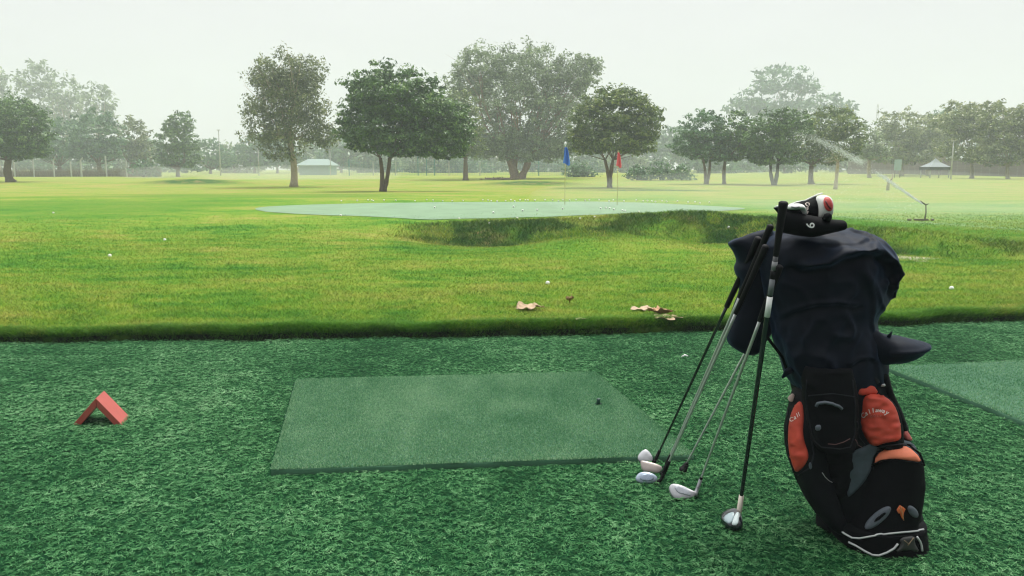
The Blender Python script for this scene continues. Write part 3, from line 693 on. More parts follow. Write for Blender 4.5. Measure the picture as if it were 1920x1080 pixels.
# ------------------------------------------------------------------ far fences, posts, buildings
WHITE = simple('weathered_white', (0.42, 0.43, 0.40), .8, noise=.2, nscale=4)
CONC = simple('concrete', (0.42, 0.42, 0.38), .9, noise=.25, nscale=3)
TEAL = simple('teal_paint', (0.06, 0.22, 0.20), .7, noise=.2, nscale=2)
def at(px, Y):
    d = ray(px, 330); x = d.x / d.y * Y * S; return Vector((x, Y * S, float(hz(x, Y * S))))
def post_fence():
    Y = 104; k = Y * S / F
    root = empty('post_fence', at(120, Y), 'row of white concrete posts with wire and brushwood along the left edge of the course', 'fence')
    for x, h_, fork in ((-30, 36, 0), (28, 30, 0), (64, 40, 0), (102, 30, 0), (134, 28, 0), (153, 30, 1), (200, 38, 0), (238, 30, 0), (290, 26, 0)):
        b = at(x, Y); mb = MB(); w = .055 if not fork else .07
        mb.box((b.x - w, b.y - w, b.z - .1), (b.x + w, b.y + w, b.z + h_ * k))
        if fork or x in (28, 102): mb.tube([b + Vector((0, 0, h_ * k - .05)), b + Vector((.25, 0, h_ * k + .3))], [w, w * .8], 6)
        mb.build('post', WHITE, root, smooth=False)
    mb = MB()
    for j in range(5):
        mb.tube([at(x, Y) + Vector((0, 0, .3 + j * .4)) for x in range(-60, 330, 30)], .008, 4)
    mb.build('wire', CONC, root)
    # brushwood tangle at the foot
    r = np.random.default_rng(8); n = 5000; x = -60 + 360 * r.random(n); B = np.array([at(v, Y + .3) for v in x]); B[:, 1] += r.random(n) * .5
    d = np.stack([r.normal(size=n) * .25, r.normal(size=n) * .15, .35 + .75 * r.random(n)], 1); sd_ = np.stack([.02 + 0 * x, 0 * x, 0 * x], 1)
    V = np.stack([B - sd_, B + sd_, B + d], 1).reshape(-1, 3) - np.array(root.location)
    mesh_np('brushwood', V, np.arange(3 * n).reshape(-1, 3), foliage('brushwood', [(0, (.12, .09, .06)), (1, (.30, .24, .18))], .1), root, attrs=dict(c=np.repeat(r.random(n), 3)))
post_fence()
def net_fence():
    Y = 112; k = Y * S / F
    root = empty('net_fence', at(820, Y), 'green mesh fence on teal posts behind the big round tree', 'fence')
    for x, h_ in ((655, 30), (700, 26), (742, 26), (784, 42), (800, 30), (815, 30), (842, 26), (900, 26), (1010, 30), (1060, 28), (1100, 24)):
        b = at(x, Y); w = .05; MB().box((b.x - w, b.y - w, b.z - .1), (b.x + w, b.y + w, b.z + h_ * k)).build('post', TEAL if h_ > 28 else WHITE, root, smooth=False)
    mb = MB()
    for j in range(9): mb.tube([at(x, Y + .1) + Vector((0, 0, .1 + j * .2)) for x in range(640, 1131, 35)], .012, 4)
    for x in np.arange(640, 1131, 3.2): mb.tube([at(x, Y + .1) + Vector((0, 0, .0)), at(x, Y + .1) + Vector((0, 0, 1.7))], .010, 3, cap=False)
    mb.build('net', TEAL, root)
net_fence()
for x, y0, Y, w, lab in ((414, 244, 115, .07, 'tallest pale pole, right of the low hazy tree at left'), (486, 276, 118, .06, 'pale pole left of the tall airy brownish tree'), (620, 280, 116, .05, 'pale pole at the right end of the shed'), (1783, 264, 80, .06, 'pale lamp post in front of the grove at right')):
    b = at(x, Y); root = empty('light_pole', b, lab, 'pole'); top = P(x, y0, Y)
    MB().tube([b - Vector((0, 0, .1)), Vector((b.x, b.y, top.z))], [w * 1.2, w * .8], 8).build('pole', WHITE, root)
    MB().box((b.x - .18, b.y - .06, top.z - .03), (b.x + .18, b.y + .06, top.z + .05)).build('lamp_head', CONC, root, smooth=False)
def mast():
    Y = 330; b = at(1637, Y); root = empty('radio_mast', b, 'faded lattice radio mast far behind the trees at right', 'mast'); tz = P(1637, 196, Y).z
    mb = MB(); w = .7
    for sx, sy in ((-1, -1), (1, -1), (0, 1)): mb.tube([b + Vector((sx * w, sy * w, 0)), Vector((b.x + sx * w * .3, b.y + sy * w * .3, tz))], .09, 4)
    z = b.z
    while z < tz - 1:
        q = 1 - .7 * (z - b.z) / (tz - b.z)
        mb.tube([Vector((b.x - w * q, b.y - w * q, z)), Vector((b.x + w * q, b.y - w * q, z + 1.4))], .05, 3); mb.tube([Vector((b.x + w * q, b.y - w * q, z)), Vector((b.x - w * q, b.y - w * q, z + 1.4))], .05, 3); z += 1.4
    mb.build('lattice', CONC, root)
mast()
def shed():
    Y = 128; k = Y * S / F; a, c = at(556, Y), at(622, Y); z0 = a.z; hh = 19 * k
    root = empty('shed', at(590, Y), 'long green walled shed with a pale sloping roof, behind the tall airy brownish tree', 'shed')
    MB().box((a.x + .4, a.y, z0 - .2), (c.x - .4, a.y + 5, z0 + hh)).build('wall', TEAL, root, smooth=False)
    zt = z0 + hh; ov = .35
    mb = MB(); mb.add([(a.x, a.y - ov, zt - .05), (c.x, a.y - ov, zt - .05), (c.x - 1.0, a.y + 2.5, zt + .8), (a.x + 1.0, a.y + 2.5, zt + .8), (a.x, a.y + 5.3, zt - .05), (c.x, a.y + 5.3, zt - .05),
                       (a.x, a.y - ov, zt - .17), (c.x, a.y - ov, zt - .17), (c.x, a.y + 5.3, zt - .17), (a.x, a.y + 5.3, zt - .17)],
                      [(0, 1, 2, 3), (3, 2, 5, 4), (1, 5, 2), (0, 3, 4), (6, 7, 1, 0), (7, 8, 5, 1), (8, 9, 4, 5), (9, 6, 0, 4), (9, 8, 7, 6)])
    mb.build('roof', simple('pale_roof', (.24, .32, .29), .8), root, smooth=False)
shed()
def pavilion():
    Y = 98; k = Y * S / F; b = at(1752, Y); w = 19 * k; z0 = b.z; hh = 20 * k; rt = 36 * k
    root = empty('pavilion', b, 'small open pavilion with pale peaked roof and dark eaves, left of the lamp post', 'pavilion')
    e = z0 + hh; mb = MB()
    mb.add([(b.x - w, b.y - w, e), (b.x + w, b.y - w, e), (b.x + w, b.y + w, e), (b.x - w, b.y + w, e), (b.x - w * .35, b.y - w * .35, e + .45), (b.x + w * .35, b.y - w * .35, e + .45), (b.x + w * .35, b.y + w * .35, e + .45), (b.x - w * .35, b.y + w * .35, e + .45), (b.x, b.y, z0 + rt)],
           [(0, 1, 5, 4), (1, 2, 6, 5), (2, 3, 7, 6), (3, 0, 4, 7), (4, 5, 8), (5, 6, 8), (6, 7, 8), (7, 4, 8), (3, 2, 1, 0)])
    mb.build('roof', simple('white_canvas', (.26, .30, .31), .8), root, smooth=False)
    mb = MB(); mb.box((b.x - w * 1.03, b.y - w * 1.03, e - .28), (b.x + w * 1.03, b.y + w * 1.03, e - .003)); mb.build('eaves', simple('dark_eaves', (.02, .025, .035), .6), root, smooth=False)
    for sx in (-1, 1):
        for sy in (-1, 1): MB().tube([(b.x + sx * w * .9, b.y + sy * w * .9, z0 - .1), (b.x + sx * w * .9, b.y + sy * w * .9, e - .28)], .06, 6).build('post', WHITE, root)
pavilion()
def far_wall():
    root = empty('boundary_wall', at(1780, 120), 'long dull purple brick wall behind the grove at right', 'wall')
    A = at(1590, 150); B = at(1990, 96); d = (B - A); n = 12
    m, t, p = new_mat('dull_brick'); g = N(t, 'ShaderNodeTexCoord'); br = N(t, 'ShaderNodeTexBrick'); br.inputs['Scale'].default_value = 3
    br.inputs['Color1'].default_value = (.10, .075, .08, 1); br.inputs['Color2'].default_value = (.16, .11, .11, 1); br.inputs['Mortar'].default_value = (.2, .18, .18, 1)
    mp = N(t, 'ShaderNodeMapping'); mp.inputs['Rotation'].default_value = (R(90), 0, 0); L(t, g.outputs['Object'], mp.inputs[0]); L(t, mp.outputs[0], br.inputs['Vector'])
    L(t, br.outputs[0], p.inputs['Base Color']); p.inputs['Roughness'].default_value = .95
    mb = MB(); V = []; hgt = 1.75
    for i in range(n + 1):
        q = A + d * i / n; z = float(hz(q.x, q.y))
        for oy in (0, .25): V += [(q.x, q.y + oy, z - .3), (q.x, q.y + oy, z + hgt + (.12 if i % 3 == 0 else 0))]
    Fc = []
    for i in range(n):
        b = i * 4; Fc += [(b, b + 4, b + 5, b + 1), (b + 2, b + 3, b + 7, b + 6), (b + 1, b + 5, b + 7, b + 3)]
    mb.add(V, Fc + [(0, 1, 3, 2), (n * 4, n * 4 + 2, n * 4 + 3, n * 4 + 1)]); mb.build('brickwork', m, root, smooth=False)
    mb = MB()
    for i in range(n):
        q0, q1 = Vector(V[i * 4 + 1]), Vector(V[i * 4 + 5]); z = min(q0.z, q1.z) + .05
        mb.tube([q0 + Vector((0, .12, .12)), q1 + Vector((0, .12, .12))], .1, 4)
    mb.build('coping', simple('coping', (.2, .18, .17), .9), root)
far_wall()
def signboard():
    b = at(1683, 96); k = 96 * S / F; root = empty('signboard', b, 'small pale blue white board on two legs at the left end of the grove', 'sign')
    MB().box((b.x - 7 * k, b.y, b.z + 14 * k), (b.x + 6 * k, b.y + .06, b.z + 34 * k)).build('board', simple('pale_board', (.45, .58, .66), .6, noise=.15, nscale=3), root, smooth=False)
    for s_ in (-5, 5): MB().box((b.x + s_ * k - .03, b.y + .065, b.z - .1), (b.x + s_ * k + .03, b.y + .12, b.z + 30 * k)).build('leg', BARK['brown'], root, smooth=False)
signboard()

# ------------------------------------------------------------------ flags
def flag(px, ytop, ybot, half, ground_py, col, label, knob):
    b = T(px, ground_py); Y = b.y / S; k = Y * S / F
    root = empty('flagstick', b, label, 'golf flag')
    top = P(px, ytop, Y)
    MB().tube([b - Vector((0, 0, .05)), Vector((b.x, b.y, top.z + 4 * k))], .0075, 8).build('pole', simple('flag_pole', (.60, .52, .22), .5), root)
    if knob: MB().tube([Vector((b.x, b.y, top.z + 2 * k)), Vector((b.x, b.y, top.z + 6 * k)), Vector((b.x, b.y, top.z + 10 * k))], [.01, .035, .012], 10).build('finial', simple('flag_white', (.8, .8, .78), .5), root)
    # cloth hanging in folds from the pole
    n, m_ = 30, 22; V = []; r = np.random.default_rng(int(px)); hh = (ybot - ytop) * k
    for j in range(m_ + 1):
        v = j / m_; w = half * k * (.30 + .95 * v ** .7) * (1 if v < .85 else 1 - .6 * (v - .85))
        for i in range(n + 1):
            u = i / n; a = u * 2 * math.pi * 1.0
            x = b.x + w * (1.15 * u - .35) * 1.2 + .1 * w * math.sin(9 * u + 3 * v); y = b.y + .35 * w * math.sin(u * 11 + v * 2) * (.3 + u) - .01
            z = top.z - v * hh - .12 * hh * u * v + .02 * math.sin(7 * u) * v
            V.append((x, y, z))
    Fc = [(j * (n + 1) + i, j * (n + 1) + i + 1, (j + 1) * (n + 1) + i + 1, (j + 1) * (n + 1) + i) for j in range(m_) for i in range(n)]
    mb = MB(); mb.add(V, Fc); o = mb.build('cloth', simple('flag_cloth', col, .8), root)
    s_ = o.modifiers.new('solid', 'SOLIDIFY'); s_.thickness = .004
flag(1059, 276, 306, 8.5, 384, (.07, .21, .66), 'blue flag hanging limp from a white knobbed pole on the green', True)
flag(1157, 286, 311, 6.5, 385, (.85, .15, .16), 'red flag hanging limp on a thin pole at the back of the green', False)

# ------------------------------------------------------------------ golf balls
BALL = simple('golf_ball', (.84, .84, .80), .35)
def ball_mesh():
    import bmesh
    bm = bmesh.new(); bmesh.ops.create_icosphere(bm, subdivisions=3, radius=.0205)
    for v in bm.verts:
        n = v.co.normalized(); q = float(vnoise(n.x * 9, n.y * 9, n.z * 9, seed=2)); v.co *= 1 - .012 * max(0, q)
    me = bpy.data.meshes.new('golf_ball'); bm.to_mesh(me); bm.free(); me.materials.append(BALL)
    for p in me.polygons: p.use_smooth = True
    return me
BM = ball_mesh()
def ball(p, label, group):
    o = bpy.data.objects.new('golf_ball', BM); link(o); o.location = p; tag(o, label, 'golf ball', group); return o
r_ = np.random.default_rng(77)
gx = [640, 670, 690, 697, 720, 742, 778, 800, 812, 830, 848, 868, 905, 915, 921, 932, 948, 958, 965, 975, 985, 990, 1003, 1022, 1036, 1047, 1055, 1068, 1080, 1097, 1105, 1123, 1142, 1150, 1170, 1193, 1206, 1214, 1222, 1229, 1241, 1250, 1270, 1290, 1303, 1312, 1330]
def nth(i): return '%d%s' % (i, 'th' if 10 < i % 100 < 14 else {1: 'st', 2: 'nd', 3: 'rd'}.get(i % 10, 'th'))
for i, x in enumerate(gx):
    p = T(x, 376.5 + 3 * r_.random() + max(0, x - 1200) * .035); p.z += .008 + .0205
    ball(p, 'white golf ball on the far rim of the pale green, %s counted from the left' % nth(i + 1), 'golf balls along the far rim of the green')
for i, (x, y) in enumerate(((700, 379), (815, 391), (925, 401), (963, 390), (980, 397), (1007, 396), (1055, 394), (1126, 393), (1136, 392), (1143, 393), (1151, 395), (1167, 397), (1172, 398), (1198, 400))):
    p = T(x, y); p.z += .008 + .0205; ball(p, 'white golf ball out on the pale green short of the rim, %s from the left' % nth(i + 1), 'golf balls out on the green')
for x, y, lab in ((639, 405, 'golf ball just below the left part of the pale green'), (861, 411, 'golf ball on the grass just left above the dark mound face'), (970, 410, 'golf ball just above the dark mound face, nearer the left of two'), (1088, 411, 'golf ball on top of the mound, left of its neighbour'), (1115, 408, 'golf ball on top of the mound below the green, right of its neighbour'),
        (918, 420, 'golf ball lying on the dark mound face'), (100, 400, 'golf ball on the bright green slope at far left'), (206, 481, 'golf ball on the open lawn at left, nearest to the camera there'), (309, 451, 'golf ball on the open lawn left of the centre'), (1027, 533, 'golf ball on the lawn right above the small dry leaf'),
        (1671, 558, 'golf ball on the lawn just right of the jacket'), (1784, 543, 'golf ball on the lawn at right, farther than the one by the jacket'), (1366, 428, 'golf ball on the mound left of the jacket')):
    p = T(x, y); p.z += .010; ball(p, 'white ' + lab, 'golf balls lying on the lawn')

# ------------------------------------------------------------------ sprinkler, jet, mist
def sprinkler():
    b = T(1733, 414); Y = b.y / S; k = Y * S / F
    root = empty('sprinkler', b, 'dark sprinkler riser on a small base throwing water to the left', 'sprinkler')
    m = simple('sprinkler_metal', (.17, .16, .11), .7)
    tp = P(1736, 384, Y)
    MB().tube([b - Vector((0, 0, .03)), b + Vector((.02, 0, (tp.z - b.z) * .5)), tp], [.018, .012, .011], 8).build('riser', m, root)
    mb = MB(); mb.box((b.x - .18, b.y - .03, b.z - .02), (b.x + .06, b.y + .03, b.z + .035)); mb.tube([b + Vector((-.30, 0, .02)), b + Vector((-.24, 0, .02))], .02, 6); mb.tube([b + Vector((.12, 0, .02)), b + Vector((.17, 0, .02))], .02, 6)
    mb.build('base', m, root, smooth=False)
    mb = MB(); mb.tube([tp, tp + Vector((-.04, 0, .025)), tp + Vector((-.10, 0, .07))], [.014, .013, .008], 8); mb.tube([tp, tp + Vector((.05, 0, .02))], [.013, .008], 6); mb.build('nozzle', m, root)
    # water: parabola of droplets away to the left and rear
    pts = [(1731, 383), (1700, 362), (1655, 331), (1620, 308), (1585, 288), (1550, 269), (1520, 257), (1492, 250)]
    C = np.array([P(x, y, Y + 14 * i / 7) for i, (x, y) in enumerate(pts)])
    r = np.random.default_rng(4); n = 7000
    t = r.random(n) ** .8; gap = ((np.abs(t - .38) < .06) & (r.random(n) < .93)) | ((t > .80) & (r.random(n) < .6)); t = t[~gap]; n = len(t)
    seg = t * 7; i0 = np.minimum(seg.astype(int), 6); fr = (seg - i0)[:, None]; p = C[i0] * (1 - fr) + C[i0 + 1] * fr
    sp_ = .008 + .10 * t ** 1.3
    p = p + r.normal(size=(n, 3)) * sp_[:, None] * np.array([1, 1, .8]); fall = (r.random(n) < .35 * t + .05); p[:, 2] -= fall * r.random(n) ** 1.5 * (.2 + 2.2 * t)
    p = p[p[:, 2] > b.z]; n = len(p)
    s_ = (.0022 + .0035 * r.random(n))[:, None, None]
    tet = np.array([[1, 1, 1], [1, -1, -1], [-1, 1, -1], [-1, -1, 1]]) * .8; str_ = np.array([1.6, 1, 1.2])
    V = (p[:, None, :] + tet[None] * s_ * str_).reshape(-1, 3)
    b4 = np.arange(n) * 4; Fc = np.stack([np.stack([b4, b4 + 1, b4 + 2], 1), np.stack([b4, b4 + 3, b4 + 1], 1), np.stack([b4, b4 + 2, b4 + 3], 1), np.stack([b4 + 1, b4 + 3, b4 + 2], 1)], 1).reshape(-1, 3)
    m, tt, pb = new_mat('water_drops'); pb.inputs['Base Color'].default_value = (.86, .9, .9, 1); pb.inputs['Roughness'].default_value = .25; pb.inputs['Subsurface Weight'].default_value = 0
    tr = N(tt, 'ShaderNodeBsdfTranslucent'); tr.inputs[0].default_value = (.9, .93, .92, 1); mx = N(tt, 'ShaderNodeMixShader'); mx.inputs[0].default_value = .5
    L(tt, pb.outputs[0], mx.inputs[1]); L(tt, tr.outputs[0], mx.inputs[2]); L(tt, mx.outputs[0], tt.nodes['Material Output'].inputs[0])
    o = mesh_np('water_jet', V, Fc, m); tag(o, 'arching white jet of water drops thrown by the sprinkler', 'water jet', kind='stuff')
sprinkler()
def mist(name, label, c, rad, dens):
    import bmesh
    bm = bmesh.new(); bmesh.ops.create_icosphere(bm, subdivisions=4, radius=1)
    me = bpy.data.meshes.new(name); bm.to_mesh(me); bm.free()
    o = bpy.data.objects.new(name, me); link(o); o.location = c; o.scale = rad; tag(o, label, 'mist', kind='stuff')
    m = bpy.data.materials.new(name); m.use_nodes = True; t = m.node_tree; t.nodes.clear()
    v = N(t, 'ShaderNodeVolumePrincipled'); v.inputs['Density'].default_value = dens; v.inputs['Color'].default_value = (.95, .97, .97, 1)
    L(t, v.outputs[0], N(t, 'ShaderNodeOutputMaterial').inputs['Volume']); me.materials.append(m); return o
b = T(1690, 405); mist('water_mist', 'thin drifting mist of the sprinkler over the grass at right', b + Vector((-.6, 2.5, .3)), (6.5, 4.5, .6), .03)
b = T(315, 333); mist('water_mist', 'low white puff of spray below the conical tree at left', b + Vector((0, -2, .4)), (3.6, 3.0, .7), .045)
b = T(590, 334); mist('water_mist', 'low bank of white spray in front of the shed', b + Vector((0, -6, .3)), (9, 6, .9), .03)

# ------------------------------------------------------------------ near objects: lofts and surface patches
def smooth_rows(rows, n):
    rows = np.array(rows, float); k = len(rows)
    # chord-length parameter, Catmull-Rom
    t = np.concatenate([[0], np.cumsum(np.linalg.norm(np.diff(rows[:, :4], axis=0), axis=1) + 1e-3)]); t /= t[-1]
    q = np.linspace(0, 1, n); out_ = np.zeros((n, rows.shape[1]))
    m = np.zeros_like(rows); m[1:-1] = (rows[2:] - rows[:-2]) / (t[2:] - t[:-2])[:, None]
    m[0] = (rows[1] - rows[0]) / (t[1] - t[0]); m[-1] = (rows[-1] - rows[-2]) / (t[-1] - t[-2])
    for i, v in enumerate(q):
        j = min(np.searchsorted(t, v, 'right') - 1, k - 2); h = t[j + 1] - t[j]; s = (v - t[j]) / h
        out_[i] = (2*s**3 - 3*s**2 + 1) * rows[j] + (s**3 - 2*s**2 + s) * h * m[j] + (-2*s**3 + 3*s**2) * rows[j+1] + (s**3 - s**2) * h * m[j+1]
    return out_
class Shell:
    """lofted body: rows (ax, ay, bx, by, Ycentre, halfdepth); keeps the mesh for ray casting"""
    def __init__(s, rows, nr=60, ns=64, power=2.2, disp=None, ground=False):
        r = smooth_rows(rows, nr); V = []; s.ns = ns; s.nr = nr
        th = np.linspace(0, 2 * np.pi, ns, endpoint=False)
        ex = 2 / power; cx_ = np.sign(np.cos(th)) * np.abs(np.cos(th)) ** ex; sy_ = np.sign(np.sin(th)) * np.abs(np.sin(th)) ** ex
        PX, PY = [], []
        for row in r:
            A = np.array(P(row[0], row[1], row[4])); B = np.array(P(row[2], row[3], row[4])); C = (A + B) / 2; h = (B - A) / 2
            V.append(C + cx_[:, None] * h - sy_[:, None] * np.array([0, 1, 0]) * max(row[5], .002) * S)
            PX.append((row[0] + row[2]) / 2 + cx_ * (row[2] - row[0]) / 2); PY.append((row[1] + row[3]) / 2 + cx_ * (row[3] - row[1]) / 2)
        V = np.array(V); PX = np.array(PX); PY = np.array(PY)
        if disp is not None:
            du = np.roll(V, -1, 1) - np.roll(V, 1, 1); dv = np.gradient(V, axis=0)
            n = np.cross(du, dv); n /= (np.linalg.norm(n, axis=2)[:, :, None] + 1e-9)
            cen = V.mean(1, keepdims=True); sg = np.sign(((V - cen) * n).sum(2).sum()); n *= sg
            front = np.clip(sy_[None, :] * np.ones((nr, 1)) * 1.6, 0, 1)
            dd_ = disp(PX, PY, V, front); push = 0
            if isinstance(dd_, tuple): dd_, push = dd_
            V = V + n * dd_[:, :, None]; V[:, :, 1] -= push
        s.V = V.reshape(-1, 3)
        if ground: s.V[:, 2] = np.maximum(s.V[:, 2], .006)
        F_ = []
        for i in range(nr - 1):
            for k in range(ns):
                k2 = (k + 1) % ns; F_.append((i * ns + k, i * ns + k2, (i + 1) * ns + k2, (i + 1) * ns + k))
        b = len(s.V); s.V = np.concatenate([s.V, [V[0].mean(0), V[-1].mean(0)]])
        for k in range(ns):
            k2 = (k + 1) % ns; F_.append((b, k2, k)); F_.append((b + 1, (nr - 1) * ns + k, (nr - 1) * ns + k2))
        s.F = F_
    def build(s, name, mat, parent=None, origin=None):
        mb = MB(); mb.add(s.V, s.F); return mb.build(name, mat, parent, True, origin)
def bvh(*shells):
    V = []; F_ = []
    for s in shells:
        b = len(V); V += [tuple(v) for v in s.V]; F_ += [tuple(i + b for i in f) for f in s.F]
    return BVHTree.FromPolygons(V, F_)
CAM = Vector((0, 0, H))
def cast(tree_, px, py, fallY=2.7):
    d = ray(px, py).normalized(); h = tree_.ray_cast(CAM, d)
    if h[0] is None: return None, None
    n = h[1]; n = -n if n.dot(d) > 0 else n
    return h[0], n
def inside(poly, x, y):
    c = False; j = len(poly) - 1
    for i in range(len(poly)):
        xi, yi = poly[i]; xj, yj = poly[j]
        if (yi > y) != (yj > y) and x < (xj - xi) * (y - yi) / (yj - yi) + xi: c = not c
        j = i
    return c
def dense(poly, step, closed=True):
    o = []; n = len(poly)
    for i in range(n if closed else n - 1):
        a = Vector(poly[i]); b = Vector(poly[(i + 1) % n]); k = max(1, int((b - a).length / step))
        o += [tuple(a + (b - a) * j / k) for j in range(k)]
    if not closed: o.append(tuple(poly[-1]))
    return o
def rounded(poly, it=2):
    for _ in range(it):
        o = []
        for i in range(len(poly)):
            a = Vector(poly[i]); b = Vector(poly[(i + 1) % len(poly)]); o += [tuple(a * .75 + b * .25), tuple(a * .25 + b * .75)]
        poly = o
    return poly
def patch(name, poly, tree_, mat, parent, t=.003, bulge=0.0, bw=12, step=3.0, rnd=2, wr=0.0, seed=0):
    """a panel sewn on a surface: outline in layout pixels, given thickness and a padded bulge"""
    poly = rounded(poly, rnd) if rnd else poly; bd = dense(poly, step)
    xs = [p[0] for p in bd]; ys = [p[1] for p in bd]; pts = [Vector(p) for p in bd]
    nb = len(pts); r = random.Random(seed)
    def dist(x, y): return min((Vector((x, y)) - Vector(p)).length for p in bd)
    y = min(ys) + step * .5
    while y < max(ys):
        x = min(xs) + step * .5
        while x < max(xs):
            q = (x + r.uniform(-.3, .3), y + r.uniform(-.3, .3))
            if inside(bd, *q) and dist(*q) > step * .6: pts.append(Vector(q))
            x += step
        y += step
    res = delaunay_2d_cdt(pts, [(i, (i + 1) % nb) for i in range(nb)], [list(range(nb))], 1, 1e-6)
    vs, fs = res[0], res[2]; base = []; ok = []
    for v in vs:
        p, n = cast(tree_, v.x, v.y); base.append((p, n))
    good = [i for i, b in enumerate(base) if b[0] is not None]
    if not good: return None
    V = []
    for i, v in enumerate(vs):
        p, n = base[i]
        if p is None:
            j = min(good, key=lambda g: (vs[g] - v).length); p, n = base[j]
            d = ray(v.x, v.y); p = d * ((p - CAM).y / d.y) + CAM
        d_ = dist(v.x, v.y); off = t + bulge * math.sin(min(1, d_ / bw) * math.pi / 2)
        if wr: off += wr * float(vnoise(v.x * .09, v.y * .13, seed=seed)) * min(1, d_ / 6)
        V.append(p + n * off)
    F_ = [tuple(f) for f in fs]; b = len(V)
    # skirt along the outline
    edge = {}
    for f in F_:
        for i in range(len(f)):
            e = (f[i], f[(i + 1) % len(f)]); edge[e] = edge.get(e, 0) + 1
    rim = [e for e in edge if (e[1], e[0]) not in edge]; idx = {}
    for e in rim:
        for v in e:
            if v not in idx:
                p, n = base[v]; idx[v] = len(V)
                V.append(V[v] - (n if n is not None else Vector((0, -1, 0))) * (t + .006))
    for a, c in rim: F_.append((c, a, idx[a], idx[c]))
    PT[seed] = BVHTree.FromPolygons([tuple(v) for v in V], F_)
    mb = MB(); mb.add(V, F_); return mb.build(name, mat, parent)
PT = {}
def line_on(name, pts, tree_, mat, parent, rad=.0015, off=.001, step=4, mb=None, flat=1.0):
    q = []
    dp = dense(pts, step, False); last = next((h for h in (cast(tree_, x, y)[0] for x, y in dp) if h is not None), P(pts[0][0], pts[0][1], 2.7))
    for x, y in dp:
        p, n = cast(tree_, x, y)
        if p is None:
            d = ray(x, y); p = CAM + d * ((last - CAM).y / d.y); n = Vector((0, -1, 0))
        last = p; q.append(p + n * off)
    own = mb is None; mb = mb or MB(); mb.tube(q, rad, 8)
    return mb.build(name, mat, parent) if own else mb
def text_on(name, chars, tree_, mat, parent, size=10, off=.0035, font_shear=0.0):
    """chars: (character, px, py, angle) ; glyph meshes laid onto a surface"""
    mb = MB()
    for ch, cx, cy, ang in chars:
        cu = bpy.data.curves.new('glyph', 'FONT'); cu.body = ch; cu.size = 1; cu.align_x = 'CENTER'; cu.align_y = 'CENTER'; cu.shear = font_shear; cu.offset = .012
        to = bpy.data.objects.new('glyph', cu); sc.collection.objects.link(to)
        bpy.context.view_layer.update()
        me = bpy.data.meshes.new_from_object(to.evaluated_get(bpy.context.evaluated_depsgraph_get()))
        bpy.data.objects.remove(to); bpy.data.curves.remove(cu)
        V = []
        for v in me.vertices:
            x, y = v.co.x * size, -v.co.y * size; ca, sa = math.cos(ang), math.sin(ang)
            px, py = cx + x * ca - y * sa, cy + x * sa + y * ca
            p, n = cast(tree_, px, py)
            if p is None: p, n = P(px, py, 2.6), Vector((0, -1, 0))
            V.append(p + n * off)
        mb.add(V, [tuple(p.vertices) for p in me.polygons]); bpy.data.meshes.remove(me)
    return mb.build(name, mat, parent, smooth=False)

# --- materials
M_BLACK = simple('black_nylon', (.0042, .0052, .0068), .6, noise=.3, nscale=40, bump=.35, bscale=900, spec=.09)
M_BLACK2 = simple('black_padded', (.0030, .0036, .0045), .7, bump=.4, bscale=500, spec=.06)
M_NAVY = simple('navy_jacket', (.0022, .0040, .0085), .55, noise=.4, nscale=9, bump=.25, bscale=700, spec=.10, sheen=.20)
M_RED = simple('red_nylon', (.50, .060, .034), .6, noise=.45, nscale=26, bump=.3, bscale=600, spec=.3)
M_ORANGE = simple('orange_mesh', (.62, .17, .085), .7, noise=.12, nscale=60, bump=.3, bscale=900)
M_GREY = simple('slate_fabric', (.034, .052, .064), .75, noise=.35, nscale=70, bump=.4, bscale=500)
M_GREY2 = simple('grey_rubber', (.075, .090, .11), .6, noise=.2, nscale=90)
M_SILVER = simple('silver_piping', (.46, .48, .48), .35, metal=.3)
M_THREAD = simple('white_thread', (.72, .62, .58), .7)
M_BRONZE = simple('bronze_print', (.20, .15, .09), .5)
M_WHITE = simple('white_vinyl', (.78, .79, .77), .35, coat=.3)
M_CHROME = simple('chrome_shaft', (.56, .58, .56), .30, metal=.55)
M_STEEL = simple('brushed_steel', (.40, .42, .44), .38, metal=.55, noise=.15, nscale=150)
M_STEELW = simple('bead_blasted_steel', (.36, .37, .39), .36, metal=.6, noise=.1, nscale=120)
M_GRIP = simple('black_rubber', (.004, .004, .005), .6, bump=.5, bscale=900, spec=.18)
M_GRAPH = simple('graphite_shaft', (.010, .016, .016), .25, coat=.5)
M_BLUEST = simple('blued_steel', (.27, .33, .40), .35, metal=.5, noise=.2, nscale=150)
M_PINKCORD = simple('pink_cord', (.11, .05, .048), .7)

# --- the bag
def Yb(py): return float(np.interp(py, [430, 1010], [2.93, 2.76]))
def rows_(lst, dep, dy=0.0): return [(xl, y, xr, y, Yb(y) + dy, dep if not callable(dep) else dep(y)) for y, xl, xr in lst]
def wr(amp, fx, fy, seed):
    return lambda X, Y, V, fr: amp * fbm(X * fx, Y * fy, seed=seed, oct=3)
body = Shell(rows_([(520, 1474, 1618), (600, 1470, 1628), (660, 1472, 1640), (700, 1482, 1655), (740, 1492, 1668), (780, 1500, 1686), (820, 1506, 1698), (860, 1512, 1704), (900, 1522, 1708), (940, 1536, 1714), (975, 1550, 1722), (1000, 1562, 1728), (1014, 1568, 1729)], .155), 70, 72, 2.5, wr(.004, .05, .05, 3), ground=True)
side = Shell(rows_([(728, 1498, 1535), (745, 1489, 1540), (768, 1481, 1545), (795, 1475, 1545), (830, 1474, 1548), (865, 1481, 1552), (895, 1492, 1560), (930, 1510, 1568), (960, 1530, 1578), (985, 1551, 1590)], .10, -.05), 50, 40, 2.0, wr(.004, .06, .05, 9))
pouch = Shell(rows_([(690, 1512, 1594), (712, 1506, 1600), (750, 1507, 1606), (790, 1515, 1606), (822, 1522, 1602), (842, 1535, 1596)], .055, -.165), 40, 44, 2.8, wr(.004, .06, .06, 5))
